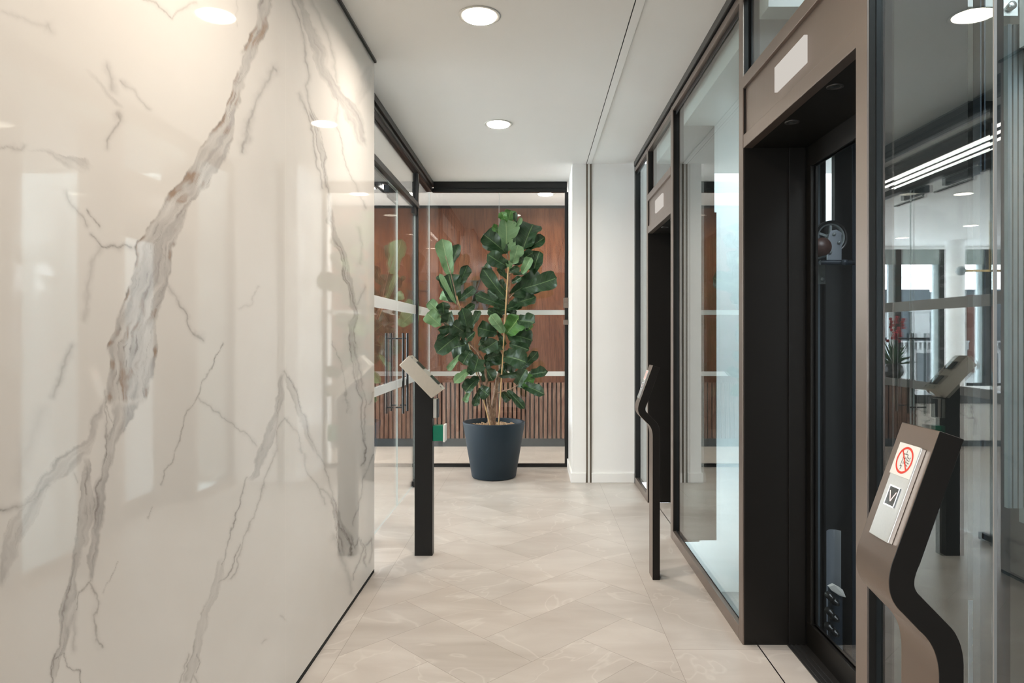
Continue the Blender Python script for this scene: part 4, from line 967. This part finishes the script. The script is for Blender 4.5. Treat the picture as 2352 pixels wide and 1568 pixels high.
def prof_w(s):
    xs = (0, .03, .10, .20, .30, .40, .50, .60, .70, .80, .87, .93, .975, 1.0); ws = (.03, .20, .48, .66, .72, .74, .81, .91, .98, 1.0, .94, .78, .50, .0)
    return float(np.interp(s, xs, ws))
leaf_n = 0
def leaf(base, tip, w, tone, seed, fold=.35, curl=None):
    """one leaf: midrib from base to tip, drawn as an arched, folded, wavy blade of real thickness"""
    global leaf_n
    rd = random.Random(seed); b, t = Vector(base), Vector(tip)
    ax = (t-b); L = ax.length; ax.normalize()
    view = Vector((0, -1, 0)); side = ax.cross(view); side.normalize(); nrm = side.cross(ax); nrm.normalize()
    if nrm.y > 0: nrm = -nrm
    tw = rd.uniform(-.45, .45); R3 = Matrix.Rotation(tw, 3, ax); side = R3 @ side; nrm = R3 @ nrm
    curl = rd.uniform(.05, .22) if curl is None else curl
    ns, nt_ = 16, 8; top = []; ph = rd.uniform(0, 6.28); pf = rd.uniform(.9, 1.3)
    droop = Vector((0, 0, -1))
    for i in range(ns+1):
        s = i/ns; hw = w*.5*prof_w(s)*1.26
        mid = b+ax*(L*s)+nrm*(curl*L*4*s*(1-s)*.35)+droop*(.05*L*math.sin(PI*s))*(-1 if ax.z < 0 else 1)*.3
        for j in range(nt_+1):
            q = 2*j/nt_-1
            wav = .15*w*abs(q)**1.5*math.sin(ph+s*11*pf+(1.3 if q > 0 else 0))
            p = mid+side*(q*hw*(1-.06*fold))+nrm*(abs(q)**1.2*hw*fold+wav)+ax*(-.05*L*abs(q)*(1-s)+ .03*L*math.sin(s*23+ph)*abs(q)**3)
            top.append(p)
    n0 = len(top); th = .0012
    vs = top+[p-nrm*th for p in top]; fs = []; mi = []; uvs = []
    W1 = nt_+1
    def uv(k): k = k % n0; return (k//W1/ns, (k % W1)/nt_)
    for i in range(ns):
        for j in range(nt_):
            a = i*W1+j; fs.append((a, a+1, a+W1+1, a+W1)); mi.append(0)
            fs.append((n0+a, n0+a+W1, n0+a+W1+1, n0+a+1)); mi.append(1)
    me = bpy.data.meshes.new('leaf'); off = Vector(tree.location)
    me.from_pydata([tuple(v-off) for v in vs], [], fs)
    up = M['leaf_top'] if tone in 'MD' else (M['leaf_low'] if tone == 'L' else M['leaf_young'])
    lo = M['leaf_low'] if tone != 'L' else M['leaf_top']
    me.materials.append(up); me.materials.append(lo)
    me.polygons.foreach_set('material_index', mi); me.polygons.foreach_set('use_smooth', [True]*len(fs))
    ul = me.uv_layers.new(name='leaf')
    ul.data.foreach_set('uv', np.array([uv(l.vertex_index) for l in me.loops], np.float32).ravel())
    o = bpy.data.objects.new('leaf', me); COL.objects.link(o); o.parent = tree
    if tone == 'L': o['label'] = 'leaf turned to show its pale side'
    # short stalk joins the blade
    leaf_n += 1
    return o
Q = [(1190, 200, 1130, 40, 115, 'Y'), (1215, 210, 1265, 22, 150, 'Y'), (1340, 230, 1335, 38, 60, 'M'), (1340, 280, 1420, 130, 60, 'L'), (1185, 620, 1185, 165, 275, 'L'), (1090, 330, 975, 265, 100, 'Y'), (1195, 660, 850, 375, 240, 'D'), (1190, 655, 840, 490, 130, 'D'),
     (1440, 630, 1600, 225, 350, 'M'), (1500, 600, 1772, 430, 160, 'M'), (1290, 810, 1370, 545, 170, 'L'), (1300, 810, 1600, 650, 150, 'M'), (1205, 860, 925, 685, 200, 'M'), (1600, 970, 1695, 640, 220, 'D'), (1440, 960, 1570, 730, 130, 'L'), (1250, 925, 1215, 770, 85, 'L'), (1250, 925, 1392, 875, 95, 'M'),
     (1175, 1330, 838, 890, 190, 'M'), (975, 950, 870, 845, 115, 'D'), (1285, 1265, 1705, 975, 300, 'M'), (1450, 1190, 1960, 1030, 230, 'M'), (1245, 1440, 1640, 1320, 190, 'D'), (1180, 1455, 720, 1278, 130, 'M'), (1170, 1400, 920, 1210, 120, 'D'), (1290, 970, 1512, 930, 62, 'D'), (1210, 1040, 1068, 880, 95, 'D'),
     (350, 975, 235, 455, 210, 'L'), (355, 925, 485, 545, 150, 'D'), (480, 1135, 610, 845, 145, 'D'), (430, 1395, 330, 968, 270, 'M'), (430, 1405, 200, 975, 70, 'L'), (370, 1350, 208, 1275, 115, 'L'), (480, 1370, 728, 1180, 115, 'D'), (245, 1100, 152, 1010, 55, 'D'),
     (250, 1600, 30, 1380, 140, 'L'), (260, 1590, 240, 1400, 170, 'M'), (480, 1580, 722, 1430, 95, 'D'), (1180, 1520, 1010, 1430, 90, 'D'), (1190, 1560, 920, 1500, 80, 'M'), (1230, 1500, 1450, 1380, 150, 'D'), (1210, 1230, 1100, 1060, 70, 'D'), (1280, 1100, 1420, 1020, 80, 'M'), (1200, 600, 1350, 480, 120, 'D')]
Pl = [(165, 245, 5, 95, 160, 'L'), (250, 245, 290, 80, 150, 'M'), (500, 345, 425, 45, 140, 'M'), (520, 312, 645, 68, 85, 'D'), (515, 352, 300, 225, 160, 'M'), (310, 275, 138, 300, 80, 'M'), (290, 300, 118, 412, 52, 'M'), (385, 365, 128, 570, 175, 'M'), (510, 465, 285, 520, 200, 'D'), (440, 445, 582, 322, 130, 'M'),
      (840, 330, 608, 270, 160, 'D'), (850, 352, 640, 352, 55, 'L'), (925, 325, 768, 118, 110, 'L'), (960, 345, 1120, 135, 205, 'Y'), (1110, 190, 1305, 215, 150, 'M'), (1170, 200, 1245, 300, 90, 'Y'), (965, 360, 1272, 430, 190, 'D'), (1000, 470, 1235, 545, 110, 'D'), (930, 590, 1200, 540, 115, 'D'), (945, 620, 1195, 690, 200, 'M'),
      (1190, 720, 1335, 558, 90, 'M'), (1120, 785, 1255, 640, 90, 'D'), (645, 545, 852, 425, 140, 'M'), (700, 685, 890, 560, 190, 'D'), (525, 555, 430, 710, 130, 'M'), (410, 600, 250, 790, 62, 'L'), (620, 635, 575, 785, 175, 'M'), (680, 690, 795, 910, 170, 'D'), (505, 790, 335, 935, 95, 'L'), (640, 760, 480, 805, 90, 'M'),
      (622, 880, 465, 1045, 135, 'M'), (520, 1040, 460, 1172, 62, 'L'), (625, 1050, 570, 1212, 80, 'M'), (640, 1000, 745, 1085, 135, 'D'), (880, 850, 1160, 800, 70, 'D'), (970, 835, 895, 745, 90, 'D'), (1095, 965, 1195, 780, 120, 'M'), (1105, 955, 1302, 890, 130, 'Y'), (1230, 840, 1445, 800, 115, 'M'), (1145, 965, 1405, 1070, 115, 'M'),
      (975, 1030, 1172, 1240, 85, 'M'), (895, 1040, 1003, 1145, 95, 'D'), (870, 70, 1150, 5, 90, 'D'), (905, 145, 738, 60, 80, 'M'), (930, 60, 1075, 105, 62, 'D'), (860, 330, 945, 490, 62, 'D'), (700, 640, 880, 600, 90, 'M'), (560, 640, 480, 560, 120, 'D'), (760, 480, 640, 420, 130, 'D'), (900, 480, 780, 520, 130, 'D'), (930, 700, 1080, 760, 120, 'D')]
rd = random.Random(11)
for i, (x0, y0, x1, y1, w, tn) in enumerate(Q):
    d0 = 6.22; dd = rd.uniform(-.16, .05) if tn in 'LMY' else rd.uniform(-.04, .14)
    sc_ = .15304*6.2/F
    leaf(qp(x0, y0, d0+dd*.3), qp(x1, y1, d0+dd), w*sc_, tn, 100+i, fold=rd.uniform(.2, .65))
for i, (x0, y0, x1, y1, w, tn) in enumerate(Pl):
    d0 = 6.16; dd = rd.uniform(-.20, .02) if tn in 'LMY' else rd.uniform(-.10, .12)
    sc_ = .19127*6.2/F
    leaf(pp(x0, y0, d0+dd*.3), pp(x1, y1, d0+dd), w*sc_, tn, 300+i, fold=rd.uniform(.2, .65))

def cane(pts, label):
    m = MB(); m.tube(pts, .0062, 10)
    a, b2 = Vector(pts[0]), Vector(pts[-1]); n_ = int((b2-a).length/.17)
    for k in range(1, n_): p = a.lerp(b2, k/n_); d = (b2-a).normalized()*.003; m.tube([p-d, p+d], .0074, 10)
    tag(m.build('bamboo_cane', M['cane']), label, 'cane', 'bamboo canes staking the fig')
cane([pp(862, 1470, 6.13), qp(1225, 870, 6.14)], 'tall bamboo cane standing upright before the fig trunk')
cane([pp(768, 1470, 6.14), qp(450, 1300, 6.20)], 'slanting bamboo cane on the left of the fig')
